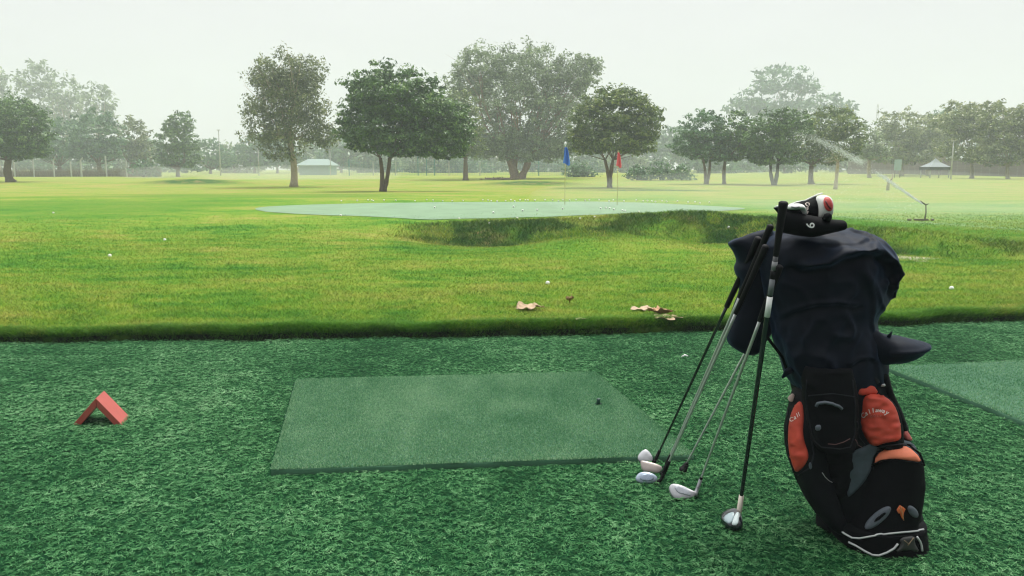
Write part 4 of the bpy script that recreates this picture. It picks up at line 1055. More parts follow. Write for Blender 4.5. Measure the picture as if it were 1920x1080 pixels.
ball_pocket = Shell(rows_([(834, 1645, 1700), (846, 1632, 1716), (868, 1622, 1722), (900, 1611, 1724), (930, 1603, 1723), (952, 1597, 1718), (972, 1592, 1712), (990, 1588, 1713)], lambda y: .11, -.10), 46, 48, 2.4, wr(.003, .05, .05, 6))
front_pocket = Shell(rows_([(738, 1616, 1652), (748, 1610, 1670), (770, 1608, 1682), (800, 1610, 1689), (820, 1618, 1690), (833, 1632, 1688)], .06, -.12), 40, 44, 2.2, wr(.003, .07, .06, 8))
b0 = Vector((P(1648, 1005, 2.76).x, 2.76 * S, 0))
bag = empty('golf_bag', b0, 'upright black and red golf bag with silver piping, draped with a dark jacket', 'golf bag')
T_all = bvh(body, side, pouch, ball_pocket, front_pocket)
o_body = body.build('body', M_BLACK, bag)
o_side = side.build('side_pocket', M_BLACK, bag); pouch.build('centre_pouch', M_BLACK2, bag)
o_ball = ball_pocket.build('lower_pocket', M_BLACK2, bag)
o_fp = front_pocket.build('front_pocket', M_BLACK2, bag)
T_side, T_fp, T_low, T_body = bvh(side), bvh(front_pocket, body), bvh(ball_pocket, body), bvh(body, ball_pocket)
patch('red_panel', [(1503, 748), (1488, 764), (1480, 790), (1478, 822), (1481, 852), (1487, 872), (1494, 889), (1513, 868), (1517, 852), (1508, 828), (1505, 806), (1508, 780)], T_side, M_RED, o_side, .002, .006, 8, wr=.003, seed=2)
patch('red_panel', [(1616, 744), (1632, 739), (1652, 741), (1670, 752), (1680, 768), (1686, 790), (1689, 812), (1688, 826), (1660, 830), (1637, 838), (1624, 822), (1613, 800), (1612, 784), (1618, 768)], bvh(front_pocket), M_RED, o_fp, .002, .007, 10, wr=.004, seed=3)
patch('zip_panel', [(1605, 719), (1615, 714), (1628, 715), (1638, 724), (1647, 738), (1630, 739), (1612, 742), (1606, 735)], T_body, M_RED, bag, .003, .004, 6, rnd=1, seed=4)
patch('pull_tab', [(1608, 700), (1616, 698), (1620, 710), (1608, 712)], T_body, M_RED, bag, .003, .002, 4, rnd=1, seed=5)
patch('grey_panel', [(1592, 850), (1612, 840), (1640, 829), (1670, 824), (1698, 825), (1712, 835), (1722, 856), (1727, 872), (1716, 853), (1702, 842), (1680, 838), (1650, 842), (1640, 850), (1635, 872), (1626, 893), (1612, 912), (1597, 928), (1588, 932), (1590, 900)], T_low, M_GREY, bag, .006, .003, 6, rnd=1, seed=6)
patch('orange_band', [(1635, 874), (1637, 857), (1645, 846), (1662, 840), (1684, 838), (1704, 843), (1716, 854), (1724, 867), (1704, 862), (1680, 860), (1656, 864)], T_low, M_ORANGE, bag, .008, .002, 5, rnd=1, seed=7)
line_on('piping', [(1634, 880), (1636, 857), (1644, 845), (1662, 838), (1684, 836), (1706, 841), (1720, 855), (1727, 872)], T_low, M_BLACK2, bag, .003, .010)
line_on('piping', [(1634, 876), (1656, 866), (1680, 862), (1704, 864), (1726, 870)], T_low, M_BLACK2, bag, .0025, .011)
# embroidered writing on the pockets
def arc_text(word, cx, cy, rad, a0, a1):
    n = len(word); return [(c, cx + rad * math.sin(a0 + (a1 - a0) * i / (n - 1)), cy - rad * math.cos(a0 + (a1 - a0) * i / (n - 1)), a0 + (a1 - a0) * i / (n - 1)) for i, c in enumerate(word)]
T_fpp = bvh(front_pocket)
text_on('lettering', arc_text('Callaway', 1645, 806, 37, -.78, .50), PT[3], M_THREAD, o_fp, 12, .0012, .15)
text_on('lettering', arc_text('GOLF', 1643, 806, 27, -.34, .30), PT[3], simple('faded_thread', (.48, .14, .12), .7), o_fp, 5.5, .0012)
text_on('lettering', [('C', 1484, 787, -.35), ('a', 1490.5, 783, -.4), ('l', 1495, 779.5, -.5), ('l', 1498, 777, -.5)], PT[2], M_THREAD, o_side, 11, .0012, .15)
# centre pouch handle, buckle, cords
T_p = bvh(pouch, body, side)
line_on('handle', [(1530, 762), (1534, 756), (1546, 754), (1560, 757), (1572, 761), (1578, 766)], T_p, M_GREY2, bag, .0045, .004)
patch('buckle', [(1529, 797), (1539, 796), (1540, 806), (1530, 807)], T_p, M_GREY2, bag, .004, .003, 3, 2, 1)
line_on('cord', [(1552, 832), (1566, 833), (1580, 829), (1592, 822)], T_p, M_PINKCORD, bag, .0012, .004)
line_on('cord', [(1541, 886), (1546, 894), (1553, 901), (1562, 906)], T_all, M_SILVER, bag, .0011, .002)
line_on('cord', [(1602, 824), (1608, 834), (1618, 840), (1632, 838)], T_all, M_PINKCORD, bag, .0012, .004)
patch('flap', [(1519, 835), (1600, 838), (1604, 880), (1590, 925), (1560, 945), (1538, 915), (1524, 880)], T_body, M_BLACK2, bag, .006, .012, 20, wr=.006, seed=12)
patch('buckle', [(1516, 868), (1521, 866), (1523, 878), (1518, 880)], T_all, M_GREY2, bag, .004, .001, 3, 2, 1)
patch('strap', [(1640, 646), (1650, 660), (1662, 700), (1672, 740), (1688, 770), (1700, 806), (1694, 812), (1684, 782), (1668, 752), (1655, 715), (1641, 672)], T_body, M_BLACK2, bag, .006, .004, 5, wr=.002, seed=13)
patch('rivet', [(1650, 721), (1653, 720), (1655, 724), (1652, 726)], T_body, M_SILVER, bag, .012, .001, 2, 1.5, 1)
patch('zip_edge', [(1696, 806), (1704, 818), (1708, 826), (1700, 826), (1692, 815)], T_body, simple('rusty_edge', (.30, .06, .05), .7, noise=.6, nscale=200), bag, .006, .001, 3, 2, 1)
patch('pocket_tab', [(1477, 744), (1486, 737), (1491, 742), (1487, 753), (1480, 753)], bvh(Shell(rows_([(720, 1470, 1500), (770, 1470, 1500)], .03, -.02), 4, 16)), simple('pale_tab', (.55, .42, .38), .8), bag, .003, .002, 4, 2, 1)
M_SEAM = simple('seam_tape', (.009, .011, .014), .6, spec=.2)
for pts in ([(1513, 712), (1511, 750), (1518, 792), (1527, 826), (1540, 838), (1575, 842), (1594, 838), (1602, 815), (1603, 760), (1598, 712)], [(1516, 742), (1560, 738), (1602, 744)]): line_on('seam_highlight', pts, bvh(pouch), M_SEAM, bag, .0016, .001)  # thin highlights along the pouch edges, drawn as lighter seam lines
line_on('seam_highlight', [(1478, 770), (1476, 800), (1476, 835), (1484, 872), (1494, 900), (1512, 934), (1532, 964)], T_side, M_SEAM, o_side, .0016, .001)
line_on('zip', [(1497, 892), (1520, 876), (1526, 850), (1520, 815), (1516, 775)], T_side, M_SEAM, o_side, .0022, .002)
line_on('zip', [(1606, 790), (1610, 820), (1630, 845), (1660, 836), (1694, 832)], T_all, M_SEAM, o_fp, .0020, .002)
patch('webbing', [(1618, 640), (1628, 640), (1640, 690), (1648, 716), (1640, 720), (1630, 694)], T_body, M_SEAM, bag, .008, .001, 4, 3, 1)

# base
base_sh = Shell(rows_([(966, 1552, 1721), (985, 1556, 1722), (1002, 1562, 1724), (1016, 1572, 1723), (1022, 1576, 1721)], .165, -.055), 16, 72, 2.6, None, ground=True)
o_base = base_sh.build('base', M_BLACK2, bag)
heel = Shell(rows_([(960, 1538, 1572), (975, 1534, 1580), (995, 1533, 1585), (1008, 1537, 1580)], .07, .02), 16, 32, 2.2, None, ground=True)
heel.build('foot', M_BLACK2, bag)
T_bs = bvh(base_sh, body, ball_pocket)
line_on('base_piping', [(1563, 980), (1572, 990), (1584, 1000), (1598, 1008), (1612, 1009), (1640, 1004), (1668, 1000), (1700, 997), (1732, 994)], T_bs, M_SILVER, o_base, .0028, .002)
line_on('base_piping', [(1592, 1016), (1606, 1023), (1622, 1033), (1636, 1040), (1648, 1041), (1662, 1036), (1676, 1028), (1683, 1019)], T_bs, M_SILVER, o_base, .0032, .002)
line_on('base_piping', [(1718, 1006), (1724, 1015), (1727, 1024), (1728, 1033)], T_bs, M_SILVER, o_base, .0032, .002)
patch('base_shield', [(1686, 1008), (1716, 1004), (1712, 1016), (1724, 1036), (1700, 1030), (1676, 1036), (1690, 1022)], T_bs, simple('dark_plate', (.022, .024, .022), .45), o_base, .004, .003, 5, 3, 1)
mbv = MB(); line_on('', [(1692, 1011), (1700, 1018), (1701, 1019)], T_bs, None, None, .0010, .0085, mb=mbv); line_on('', [(1699, 1021), (1704, 1014), (1709, 1007)], T_bs, None, None, .0014, .0085, mb=mbv)
mbv.build('emblem', M_BRONZE, o_base)
for pts in ([(1574, 993), (1577, 991), (1579, 994), (1576, 996)], [(1562, 984), (1565, 983), (1566, 986), (1563, 987)]): patch('rivet', pts, bvh(base_sh, body, heel), M_SILVER, o_base, .004, .001, 2, 1.2, 1)
# vents and emblem above the base
def ell(cx, cy, a, b, ang, n=20): return [(cx + a * math.cos(t) * math.cos(ang) - b * math.sin(t) * math.sin(ang), cy + a * math.cos(t) * math.sin(ang) + b * math.sin(t) * math.cos(ang)) for t in np.linspace(0, 2 * math.pi, n, endpoint=False)]
T_v = bvh(ball_pocket, base_sh, body)
patch('vent', ell(1646, 971, 31, 10.5, -.72), T_v, M_GREY2, bag, .003, .004, 6, 2.5, 0)
patch('vent_slot', ell(1650, 969, 13, 2.8, -.72), T_v, M_BLACK2, bag, .0085, .0008, 2, 2, 0)
patch('vent', ell(1711, 959, 13, 7, .95), T_v, M_GREY2, bag, .003, .004, 5, 2.5, 0)
patch('emblem', [(1687, 947), (1692, 950), (1697, 954), (1694, 961), (1693, 968), (1694, 976), (1690, 970), (1687, 962), (1684, 962), (1681, 956), (1684, 951)], T_v, simple('orange_print', (.55, .12, .03), .5), bag, .003, .001, 3, 1.5, 0)
mbl = MB(); line_on('', [(1688, 948), (1690, 960), (1693, 975)], T_v, None, None, .0008, .0055, mb=mbl); line_on('', [(1685, 952), (1689, 960)], T_v, None, None, .0006, .0055, mb=mbl); mbl.build('emblem_line', simple('tan_print', (.45, .28, .13), .6), bag)
# stand leg behind, strap at left
MB().tube([P(1436, 628, 2.78), P(1448, 645, 2.78), P(1466, 668, 2.8), P(1474, 690, 2.82)], [.0045] * 4, 8).build('shoulder_strap', M_BLACK2, bag)
MB().tube([P(1476, 640, 2.95), P(1500, 760, 3.05), G(1540, 905, .01)], [.008, .008, .010], 8).build('stand_leg', M_GRAPH, bag)
bmtop = Shell([(1474, 505, 1612, 505, 2.92, .15), (1470, 530, 1618, 530, 2.92, .155)], 4, 48, 2.4); bmtop.build('top_cuff', M_BLACK2, bag)

# --- the jacket
def poly_d(X, Y, pts):
    D = np.full(X.shape, 1e9); Sg = np.zeros(X.shape)
    for a, b in zip(pts[:-1], pts[1:]):
        a = np.array(a, float); b = np.array(b, float); ab = b - a
        t = np.clip(((X - a[0]) * ab[0] + (Y - a[1]) * ab[1]) / (ab @ ab), 0, 1)
        dx = X - a[0] - t * ab[0]; dy = Y - a[1] - t * ab[1]; d = np.hypot(dx, dy); m = d < D
        D = np.where(m, d, D); Sg = np.where(m, np.sign(ab[0] * dy - ab[1] * dx), Sg)
    return D, Sg
FOLDS = [([(1475, 486), (1505, 480), (1535, 466), (1570, 458), (1612, 460), (1636, 478), (1650, 505), (1652, 530)], .032, 8, 1),
         ([(1625, 438), (1648, 466), (1654, 500), (1644, 524), (1628, 518)], .012, 4, 0), ([(1446, 590), (1462, 570), (1490, 556), (1530, 550), (1562, 556)], .010, 5, 1),
         ([(1500, 449), (1545, 446), (1590, 438)], .009, 5, 0), ([(1600, 520), (1618, 552), (1640, 580)], .008, 4, 0), ([(1580, 500), (1600, 545), (1606, 600)], .007, 5, 0),
         ([(1556, 662), (1572, 652), (1592, 650), (1602, 656)], .007, 3, 1), ([(1500, 720), (1512, 640), (1540, 590)], .007, 6, 0), ([(1470, 690), (1482, 630), (1475, 590)], .006, 6, 0), ([(1620, 700), (1606, 650), (1612, 600)], .007, 6, 0),
         ([(1560, 700), (1556, 640), (1575, 610)], .005, 5, 0), ([(1440, 520), (1470, 530), (1490, 560)], .005, 5, 0)]
def jdisp(X, Y, V, fr):
    d = (.003 + .009 * fr) * fbm(V[:, :, 0] * 9, V[:, :, 2] * 7, V[:, :, 1] * 9, seed=61, oct=3) + .004 * fbm(V[:, :, 0] * 30, V[:, :, 2] * 24, V[:, :, 1] * 30, seed=62, oct=2)
    q = fbm(V[:, :, 0] * 6 + V[:, :, 2] * 2.5, V[:, :, 2] * 4.5 - V[:, :, 0] * 2, V[:, :, 1] * 5, seed=63, oct=3)
    d = d + (.002 + .010 * fr) * (1 - np.clip(np.abs(q) * 9, 0, 1)) ** 1.3
    e = 0 * d
    for pts, a, w, under in FOLDS:
        D, sg = poly_d(X, Y, pts); e = e + fr * a * np.exp(-(D / w) ** 2)
        if under: e = e - fr * a * .55 * np.exp(-((D - 1.6 * w) / (1.5 * w)) ** 2) * (sg > 0)
    return d, e
jk = [(424, 1508, 1560, .03), (429, 1486, 1590, .09), (435, 1462, 1622, .14), (444, 1440, 1644, .18), (458, 1424, 1658, .205), (472, 1418, 1668, .215), (486, 1417, 1673, .21), (505, 1419, 1674, .20), (528, 1424, 1669, .195), (552, 1431, 1661, .185), (572, 1440, 1649, .18), (588, 1446, 1638, .175), (604, 1448, 1634, .175), (630, 1452, 1640, .175), (660, 1461, 1648, .175), (685, 1470, 1652, .172), (705, 1476, 1646, .168), (722, 1488, 1636, .160)]
jacket_sh = Shell([(a, y, b, y, Yb(y), d) for y, a, b, d in jk], 130, 150, 2.3, jdisp)
jacket = jacket_sh.build('jacket', M_NAVY, None, origin=(b0.x, b0.y, .7))
tag(jacket, 'dark navy jacket draped over the top of the golf bag', 'jacket')
slv = [(434, 1424, 1450, .02), (442, 1400, 1458, .05), (451, 1376, 1462, .07), (457, 1367, 1463, .075), (465, 1371, 1463, .08), (478, 1379, 1462, .08), (490, 1383, 1460, .08), (503, 1379, 1458, .08), (514, 1381, 1458, .08), (524, 1386, 1456, .08), (545, 1388, 1456, .075), (570, 1379, 1456, .07), (600, 1369, 1452, .07), (625, 1364, 1444, .07), (644, 1366, 1432, .06), (657, 1384, 1424, .05), (665, 1402, 1414, .02)]
sleeve = Shell([(a, y, b, y, 2.96, d) for y, a, b, d in slv], 90, 70, 2.2, lambda X, Y, V, fr: .007 * fbm(V[:, :, 0] * 14, V[:, :, 2] * 10, V[:, :, 1] * 12, seed=66, oct=3) + fr * .012 * np.exp(-(poly_d(X, Y, [(1368, 456), (1400, 444), (1440, 436)])[0] / 5) ** 2))
def fix_parent(o, p): pass
slo = MB(); slo.add(sleeve.V, sleeve.F); slo.build('sleeve', M_NAVY, jacket)
MB().tube([P(1467, 708, 2.80), P(1476, 697, 2.79), P(1490, 690, 2.78)], [.004, .010, .012], 8).build('cord_end', M_NAVY, jacket)

# --- cap hanging at the right
cap_rows = [(1604, 596, 668, 2.80, .05), (1618, 602, 682, 2.79, .06), (1636, 612, 686, 2.78, .07), (1652, 624, 683, 2.77, .08), (1668, 629, 680, 2.76, .085), (1684, 630, 679, 2.76, .085), (1700, 633, 674, 2.76, .08), (1716, 637, 666, 2.76, .065), (1729, 640, 657, 2.76, .045), (1737, 643, 650, 2.76, .02), (1739, 645, 648, 2.76, .008)]
def capd(X, Y, V, fr):
    D, sg = poly_d(X, Y, [(1652, 653), (1690, 652), (1737, 648)])
    return fr * (.006 * np.exp(-(D / 3.5) ** 2)) + .003 * fbm(V[:, :, 0] * 16, V[:, :, 1] * 16, V[:, :, 2] * 16, seed=70)
cap_sh = Shell([(x, yt, x, yb, Y_, d) for x, yt, yb, Y_, d in cap_rows], 70, 56, 2.0, capd)
cap = cap_sh.build('cap', M_NAVY, None, origin=P(1690, 655, 2.76)); tag(cap, 'dark navy peaked cap hanging at the right side of the golf bag', 'cap')
mb = MB(); mb.tube([P(1664, 636, 2.74), P(1668, 629, 2.73), P(1673, 621, 2.73)], [.007, .0055, .001], 8); mb.build('strap_end', M_NAVY, cap)

# --- head covers on top of the bag
hc = Shell([(x - 5, a, x - 5, b, Y_, d * .8) for x, a, b, Y_, d in [(1470, 391, 396, 2.82, .01), (1478, 386, 408, 2.82, .035), (1492, 381, 413, 2.82, .05), (1510, 377, 416, 2.82, .06), (1524, 373, 418, 2.82, .060), (1536, 368, 417, 2.82, .064), (1543, 368, 414, 2.82, .062), (1549, 370, 410, 2.82, .055), (1553, 374, 405, 2.82, .04)]], 50, 44, 2.1, lambda X, Y, V, fr: .002 * fbm(V[:, :, 0] * 20, V[:, :, 1] * 20, V[:, :, 2] * 20, seed=71))
o = hc.build('driver_cover', M_BLACK2, None, origin=P(1520, 400, 2.82)); tag(o, 'black and white driver head cover with red end, topmost on the bag', 'head cover')
T_hc = bvh(hc)
endc = Shell([(x - 8, a, x - 8, b, Y_, d * .75) for x, a, b, Y_, d in [(1537, 374, 410, 2.80, .05), (1540, 370, 412, 2.80, .062), (1547, 366.5, 412, 2.80, .066), (1555, 366, 410, 2.80, .066), (1560, 368, 408, 2.80, .062), (1562, 370, 405, 2.80, .056), (1563, 375, 400, 2.80, .04)]], 40, 44, 2.5)
mb = MB(); mb.add(endc.V, endc.F); mb.build('white_end', simple('off_white_knit', (.55, .57, .53), .7, bump=.3, bscale=500), o)
T_e = bvh(endc)
patch('red_patch', ell(1552.5, 383, 8, 13.5, -.28), T_e, simple('red_vinyl', (.46, .055, .045), .5, noise=.3, nscale=300), o, .002, .002, 4, 2, 0)
line_on('patch_bar', [(1547, 378), (1552, 386), (1556, 391)], T_e, simple('dark_red', (.10, .012, .015), .6), o, .0022, .005)
line_on('white_piping', [(1480, 384), (1494, 379), (1510, 376), (1522, 370), (1534, 364.5), (1542, 362.5)], T_hc, M_WHITE, o, .0025, .0)
mbg = MB()
for pts in ([(1516, 388), (1512, 386), (1510, 383), (1513, 381), (1517, 382), (1517, 386)], [(1511, 391), (1515, 390), (1514, 394), (1510, 394)], [(1511, 398), (1515, 397), (1513, 401)]): line_on('', pts, T_hc, None, None, .0012, .002, 1.5, mb=mbg)
mbg.build('script_mark', M_THREAD, o)
ib = Shell([(x, a, x, b, Y_, d) for x, a, b, Y_, d in [(1477, 386, 392, 2.74, .01), (1482, 383, 393, 2.74, .025), (1494, 381.5, 393, 2.74, .03), (1503, 383, 394, 2.74, .03), (1508, 389, 403, 2.74, .022), (1510, 398, 405, 2.74, .01)]], 30, 30, 2.0)
o = ib.build('putter_cover', M_WHITE, None, origin=P(1494, 388, 2.74)); tag(o, 'glossy white curved club cover behind the thick black grip on top', 'head cover')
line_on('dark_inlay', [(1484, 388), (1492, 389.5), (1499, 388)], bvh(ib), simple('inlay_grey', (.12, .13, .14), .5), o, .0022, .0)
vis = Shell([(x, a, x, b, Y_, d) for x, a, b, Y_, d in [(1451, 389, 391, 2.78, .005), (1457, 388, 397, 2.78, .02), (1466, 387, 408, 2.78, .03), (1476, 390, 415, 2.78, .03)]], 20, 26, 2.0)
o = vis.build('iron_cover', M_BLACK2, None, origin=P(1463, 396, 2.78)); tag(o, 'small pointed black club cover with a white top edge, left of the white one', 'head cover')
line_on('white_edge', [(1453, 388), (1458, 386.5), (1464, 386)], bvh(vis), M_WHITE, o, .0022, .001)
six = Shell([(x - 1, a, x - 1, b, Y_, d * .85) for x, a, b, Y_, d in [(1462, 397, 428, 2.76, .02), (1468, 396, 436, 2.76, .05), (1485, 398, 440, 2.75, .06), (1505, 401, 443, 2.74, .065), (1525, 405, 444, 2.74, .065), (1545, 408, 440, 2.74, .06), (1562, 411, 436, 2.74, .05), (1575, 412, 433, 2.74, .045), (1582, 413, 431, 2.74, .04), (1585, 416, 428, 2.74, .025)]], 60, 44, 2.3, lambda X, Y, V, fr: .0025 * fbm(V[:, :, 0] * 16, V[:, :, 1] * 16, V[:, :, 2] * 16, seed=73))
o = six.build('wood_cover', M_BLACK2, None, origin=P(1520, 420, 2.74)); tag(o, 'long black club head cover marked with a white figure 6', 'head cover')
text_on('number', [('6', 1520, 422.5, -math.pi / 2 + .1)], bvh(six), M_WHITE, o, 22, .0012)
kn = MB().tube([P(1548, 414, 2.70), P(1553, 405, 2.70), P(1556, 401, 2.70)], [.012, .012, .007], 12).build('iron_cover', M_BLACK2, None, origin=P(1553, 407, 2.70)); tag(kn, 'small round black club knob poking up below the red patch', 'club')

# --- the leaning clubs
def plane_pt(px, py, p0, n):
    d = ray(px, py); t = (p0 - CAM).dot(n) / d.dot(n); return CAM + d * t
def head_plate(name, poly, ground_px, tilt, mat, parent, thick=.006, face=None, facemat=None, dome=.003):
    p0 = G(*ground_px, .006); n = Vector((0, -math.sin(tilt), math.cos(tilt)))
    bd = dense(rounded(poly, 2), 2.5); nb = len(bd); cx = sum(p[0] for p in bd) / nb; cy = sum(p[1] for p in bd) / nb
    mb = MB(); rings = [(1.0, -thick), (1.0, -.0015), (.93, 0.0), (.7, dome * .6), (.4, dome), (.1, dome)]
    V = []
    for q, h in rings:
        for x, y in bd:
            p = plane_pt(cx + (x - cx) * q, cy + (y - cy) * q, p0, n) + n * h; V.append(Vector((p.x, p.y, max(p.z, .004))))
    F_ = [(r * nb + k, r * nb + (k + 1) % nb, (r + 1) * nb + (k + 1) % nb, (r + 1) * nb + k) for r in range(len(rings) - 1) for k in range(nb)]
    F_.append(tuple(range(nb))[::-1]); F_.append(tuple((len(rings) - 1) * nb + k for k in range(nb)))
    mb.add(V, F_); o = mb.build(name, mat, parent)
    tr_ = BVHTree.FromPolygons(V, F_)
    if face: patch('face', face, tr_, facemat, o, .0012, 0, 3, 2, 1)
    return o, tr_
def club(name, label, head_px, join, top, topY, steel_px, shaft_mat, head_fn, rs=.0048, grip=True, bandf=None, gr=(.0075, .0105)):
    """head_px: where hosel meets the shaft; top: pixel of the butt; steel_px: y above which the grip starts"""
    a = G(*head_px, join); b = P(top[0], top[1], topY)
    o = empty(name, Vector((a.x, a.y, 0)), label, 'golf club', 'golf clubs leaning against the bag')
    # parameter of a photo row along the shaft
    def at_row(y):
        lo, hi = 0., 1.
        for _ in range(40):
            m = (lo + hi) / 2; p = a.lerp(b, m); d = p - CAM
            zc = d.y * cp - d.z * sp; yc = 540 - F * (d.y * sp + d.z * cp) / zc
            if yc > y: lo = m
            else: hi = m
        return lo
    tg = at_row(steel_px)
    MB().tube([a.lerp(b, t) for t in np.linspace(0, tg + .01, 14)], [rs * (.86 + .3 * t) for t in np.linspace(0, 1, 14)], 12).build('shaft', shaft_mat, o)
    ts = np.linspace(tg, 1, 16); MB().tube([a.lerp(b, t) for t in ts] + [b + (b - a).normalized() * .004], [gr[0] + (gr[1] - gr[0]) * (i / 15) ** 1.4 for i in range(16)] + [gr[1] * .6], 14).build('grip', M_GRIP, o)
    if bandf:
        for y0, y1, mt, rr in bandf:
            t0, t1 = at_row(y0), at_row(y1); MB().tube([a.lerp(b, t0), a.lerp(b, t1)], rr, 14).build('shaft_band', mt, o)
    head_fn(o, a, b); return o
def hose(o, a, b, mat, px_pts, z0=.01, r0=.0065, name='hosel'):
    d = (b - a).normalized(); MB().tube([G(*px_pts, z0), a - d * .004, a + d * .045], [r0 * 1.15, r0, r0 * .92], 12).build(name, mat, o)
def ferr(o, a, b, t=.05, r=.0075, l=.03):
    d = (b - a).normalized(); MB().tube([a + d * t, a + d * (t + l)], [r, r * .8], 12).build('ferrule', M_GRIP, o)
club('golf_club', 'iron with the highest whitish head, leftmost of the leaning clubs', (1230, 860), .015, (1422, 447), 2.86, 575, M_GRAPH,
     lambda o, a, b: (head_plate('head', [(1195, 856), (1202, 846), (1211, 841), (1219, 848), (1225, 858), (1222, 868), (1205, 868), (1197, 864)], (1205, 868), .9, M_STEELW, o), hose(o, a, b, M_GRIP, (1226, 866))), rs=.0046, gr=(.0085, .011))
club('golf_club', 'iron with the beige middle head in the group of three heads', (1245, 882), .02, (1445, 424), 2.80, 558, M_CHROME,
     lambda o, a, b: (head_plate('head', [(1200, 864), (1205, 863), (1224, 867), (1238, 872), (1243, 877), (1236, 888), (1218, 886), (1204, 883)], (1215, 888), .9, simple('bronzed_steel', (.33, .29, .27), .4, metal=.5, noise=.15, nscale=120), o), hose(o, a, b, M_GRIP, (1240, 890)), ferr(o, a, b, .03, .0075, .05)), rs=.0043)
club('golf_club', 'iron with the lowest bluish head in the group of three heads', (1240, 898), .02, (1436, 462), 2.74, 588, M_CHROME,
     lambda o, a, b: (head_plate('head', [(1191, 897), (1195, 889), (1203, 884), (1218, 885), (1229, 890), (1234, 897), (1228, 905), (1205, 906), (1195, 903)], (1210, 907), .9, M_BLUEST, o, face=[(1199, 889), (1221, 888), (1227, 893), (1224, 902), (1201, 902)], facemat=simple('blued_face', (.22, .27, .34), .4, metal=.5, noise=.5, nscale=260)), hose(o, a, b, M_GRIP, (1230, 906)), ferr(o, a, b, .03, .0075, .06)), rs=.0043)
club('golf_club', 'club with a chrome shaft ending in a small black socket in the turf', (1284, 876), .02, (1450, 562), 3.06, 600, M_CHROME,
     lambda o, a, b: (MB().tube([G(1276, 886, .006), G(1280, 882, .012), a, a + (b - a).normalized() * .02], [.010, .014, .012, .007], 12).build('head', M_GRIP, o),), rs=.0043)
club('golf_club', 'wedge with a large silver head lying face up, second club from the bag', (1308, 915), .018, (1462, 500), 2.68, 602, M_CHROME,
     lambda o, a, b: (head_plate('head', [(1254, 915), (1257, 908), (1264, 906), (1280, 910), (1294, 917), (1303, 921), (1308, 924), (1302, 931), (1288, 935), (1270, 937), (1260, 930)], (1278, 938), .85, M_STEELW, o, thick=.012, face=[(1263, 912), (1276, 911), (1290, 917), (1297, 931), (1286, 928), (1270, 924)], facemat=simple('dull_face', (.30, .32, .36), .5, metal=.4, noise=.2, nscale=200)),
                      hose(o, a, b, M_STEELW, (1303, 929), .012, .0065), ferr(o, a, b, .045, .0065, .008)), rs=.0043)
def hybrid(o, a, b):
    sh = Shell([(x, y0, x, y1, Y_, d) for x, y0, y1, Y_, d in [(1353, 972, 979, 2.80, .01), (1358, 967, 985, 2.80, .045), (1366, 962, 989, 2.80, .06), (1376, 958, 991, 2.80, .065), (1384, 957, 990, 2.80, .055), (1389, 962, 986, 2.80, .03), (1391, 968, 980, 2.80, .01)]], 40, 40, 2.1, None, ground=True)
    h = sh.build('head', simple('black_crown', (.012, .016, .02), .2, coat=.6), o)
    patch('crown_plate', [(1355, 974), (1362, 965), (1374, 960), (1378, 964), (1372, 980), (1366, 983)], bvh(sh), simple('pale_blue_crown', (.34, .44, .47), .35, coat=.3), h, .0015, .001, 4, 2, 1)
    patch('crown_plate', [(1374, 976), (1380, 962), (1386, 960), (1386, 970), (1383, 985), (1372, 985)], bvh(sh), simple('ice_white_crown', (.62, .72, .72), .3, coat=.3), h, .002, .001, 3, 2, 1)
    d = (b - a).normalized(); MB().tube([G(1382, 975, .02), a, a + d * .055], [.011, .0085, .0075], 12).build('hosel', simple('champagne_steel', (.62, .56, .48), .35, metal=.5), o)
club('golf_club', 'hybrid with dark shaft, white band and thick black grip, nearest the bag', (1386, 958), .045, (1469, 380), 2.66, 480, M_GRAPH, hybrid, rs=.0068, gr=(.0085, .0135),
     bandf=[(594, 556, M_WHITE, .0085), (553, 523, simple('grey_print', (.14, .15, .16), .4), .0080), (522, 508, M_GRIP, .0088), (506, 490, simple('grey_print2', (.22, .22, .23), .4), .0082)])
# --- tee marker
def marker():
    M_MR = simple('red_painted_wood', (.40, .078, .062), .45, noise=.15, nscale=30, bump=.2, bscale=60)
    fr = G(229, 797, .004); fl = G(136, 797, .004); back = G(243, 781, .004) - G(229, 797, .004)
    back = Vector((back.x, back.y, 0)); mid = (fr + fl) / 2
    ap = None
    d = ray(179.5, 747); t = mid.y / d.y; apz = H + d.z * t; ap = Vector((d.x * t, mid.y, apz))
    root = empty('tee_marker', Vector((mid.x, mid.y, 0)), 'red wooden tee marker of two boards leaning in a roof shape on the turf', 'tee marker')
    th = .026
    for foot, s_ in ((fl, -1), (fr, 1)):
        e = (ap - foot); en = e.normalized(); nrm = Vector((en.z, 0, -en.x)) * (-1 if s_ < 0 else 1)
        if nrm.z < 0: nrm = -nrm
        # outer surface from foot to apex, inner surface th below
        fo = foot + nrm * .0; iap = ap - Vector((0, 0, th / max(.3, abs(nrm.z)))); ifo = foot - Vector((s_ * th / abs(en.z), 0, 0))
        g = Vector((s_ * .0006, 0, 0))
        V = [fo, ap + g, iap + g, ifo]; V = [Vector(v) for v in V] + [Vector(v) + back for v in V]
        MB().add(V, [(0, 1, 2, 3), (7, 6, 5, 4), (0, 4, 5, 1), (1, 5, 6, 2), (2, 6, 7, 3), (3, 7, 4, 0)]).build('board', M_MR, root, smooth=False, bevel=.0012)
marker()

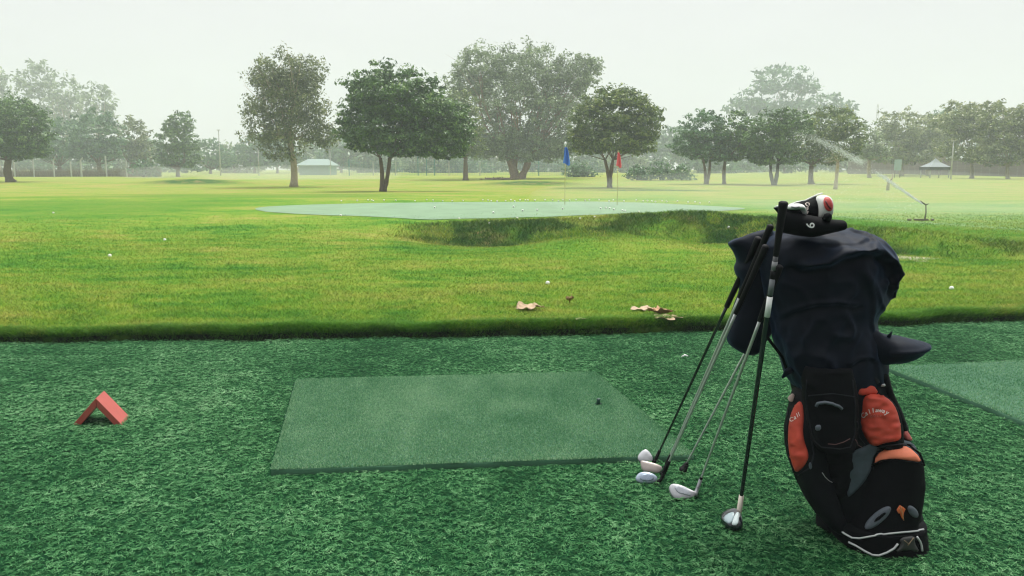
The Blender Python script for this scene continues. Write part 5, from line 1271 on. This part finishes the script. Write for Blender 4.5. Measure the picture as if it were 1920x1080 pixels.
# --- small things on the mat and the turf
p = G(1122, 759, MZ); mb = MB(); mb.tube([p, p + Vector((0, 0, .018)), p + Vector((0, 0, .028)), p + Vector((0, 0, .030))], [.011, .008, .010, .007], 12); mb.tube([p + Vector((-.016, 0, .003)), p + Vector((.016, 0, .003))], .005, 6)
tag(mb.build('rubber_tee', simple('dark_green_rubber', (.008, .05, .035), .5), None, origin=p), 'small dark green rubber tee on the large hitting mat', 'tee')
p = G(1284, 669, .02); tag(MB().tube([p - Vector((.02, 0, 0)), p + Vector((0, 0, .01)), p + Vector((.018, .0, .004))], [.004, .006, .004], 8).build('broken_tee', M_WHITE, None, origin=p), 'little white broken tee in the turf behind the mat', 'tee')

def leaf(px, py, w, h, rot, seed, label, col):
    p = T(px, py); r = np.random.default_rng(seed); k = (p - CAM).length / F
    n = 60; V = [(0, 0, .3 * w * k * .2)]; rings = 7
    th = np.linspace(0, 2 * np.pi, n, endpoint=False)
    lob = 1 + .28 * np.cos(5 * th + .4) + .10 * np.cos(11 * th + 1) + .05 * np.cos(23 * th)
    for q in np.linspace(.15, 1, rings):
        x = w / 2 * k * lob * np.cos(th) * q; y = w * .36 * k * lob * np.sin(th) * q * 1.3
        z = h * k * (.5 + .6 * fbm(x * 22 + seed, y * 22, seed=seed, oct=2)) * (.5 + .8 * q ** 2) + .012
        ca, sa = math.cos(rot), math.sin(rot); V += [(a * ca - b * sa, a * sa + b * ca, c) for a, b, c in zip(x, y, z)]
    Fc = [(0, 1 + i, 1 + (i + 1) % n) for i in range(n)]
    for j in range(rings - 1): Fc += [(1 + j * n + i, 1 + (j + 1) * n + i, 1 + (j + 1) * n + (i + 1) % n, 1 + j * n + (i + 1) % n) for i in range(n)]
    V = [Vector(v) + p for v in V]; mb = MB(); mb.add(V, Fc)
    e = V[1 + (rings - 1) * n]; 
    o = mb.build('dry_leaf', simple('dry_leaf', col, .8, noise=.4, nscale=30), None, origin=p); m = o.modifiers.new('solid', 'SOLIDIFY'); m.thickness = .0012
    MB().tube([e, e + (e - V[0]).normalized() * w * .25 * k + Vector((0, 0, .004))], [.0015, .001], 5).build('stalk', simple('leaf_stalk', (.35, .25, .12), .8), o)
    tag(o, label, 'leaf', 'dry leaves fallen on the lawn')
leaf(991, 582, 44, 9, .1, 1, 'large pale tan dry leaf lying alone on the lawn, left of the others', (.42, .30, .19))
leaf(1068, 571, 14, 12, 1.2, 2, 'small brown curled leaf standing up behind the tan leaf', (.26, .17, .07))
leaf(1089, 602, 22, 4, .2, 3, 'small flat yellowish leaf near the lawn edge', (.50, .42, .24))
leaf(1202, 583, 36, 5, -.2, 4, 'pale flat leaf touching the brown leaf pair at right', (.45, .33, .22))
leaf(1238, 592, 40, 13, .5, 5, 'brown crumpled leaf in the middle of the leaf pair at right', (.42, .24, .13))
leaf(1250, 600, 44, 5, 0, 6, 'thin tan leaf in front of the crumpled brown leaf', (.42, .30, .19))
# ------------------------------------------------------------------ haze
def haze():
    mb = MB(); mb.box((-420, -30, -1.6), (420, 380, 42)); o = mb.build('haze', None, None, smooth=False)
    m = bpy.data.materials.new('haze'); m.use_nodes = True; t = m.node_tree; t.nodes.clear()
    v = N(t, 'ShaderNodeVolumePrincipled'); v.inputs['Density'].default_value = HAZE; v.inputs['Color'].default_value = (.83, .90, .94, 1); v.inputs['Anisotropy'].default_value = 0.0
    L(t, v.outputs[0], N(t, 'ShaderNodeOutputMaterial').inputs['Volume']); o.data.materials.append(m)
    tag(o, 'thin whitish morning haze over the whole course', 'haze', kind='stuff')
HAZE = 0.0025
haze()
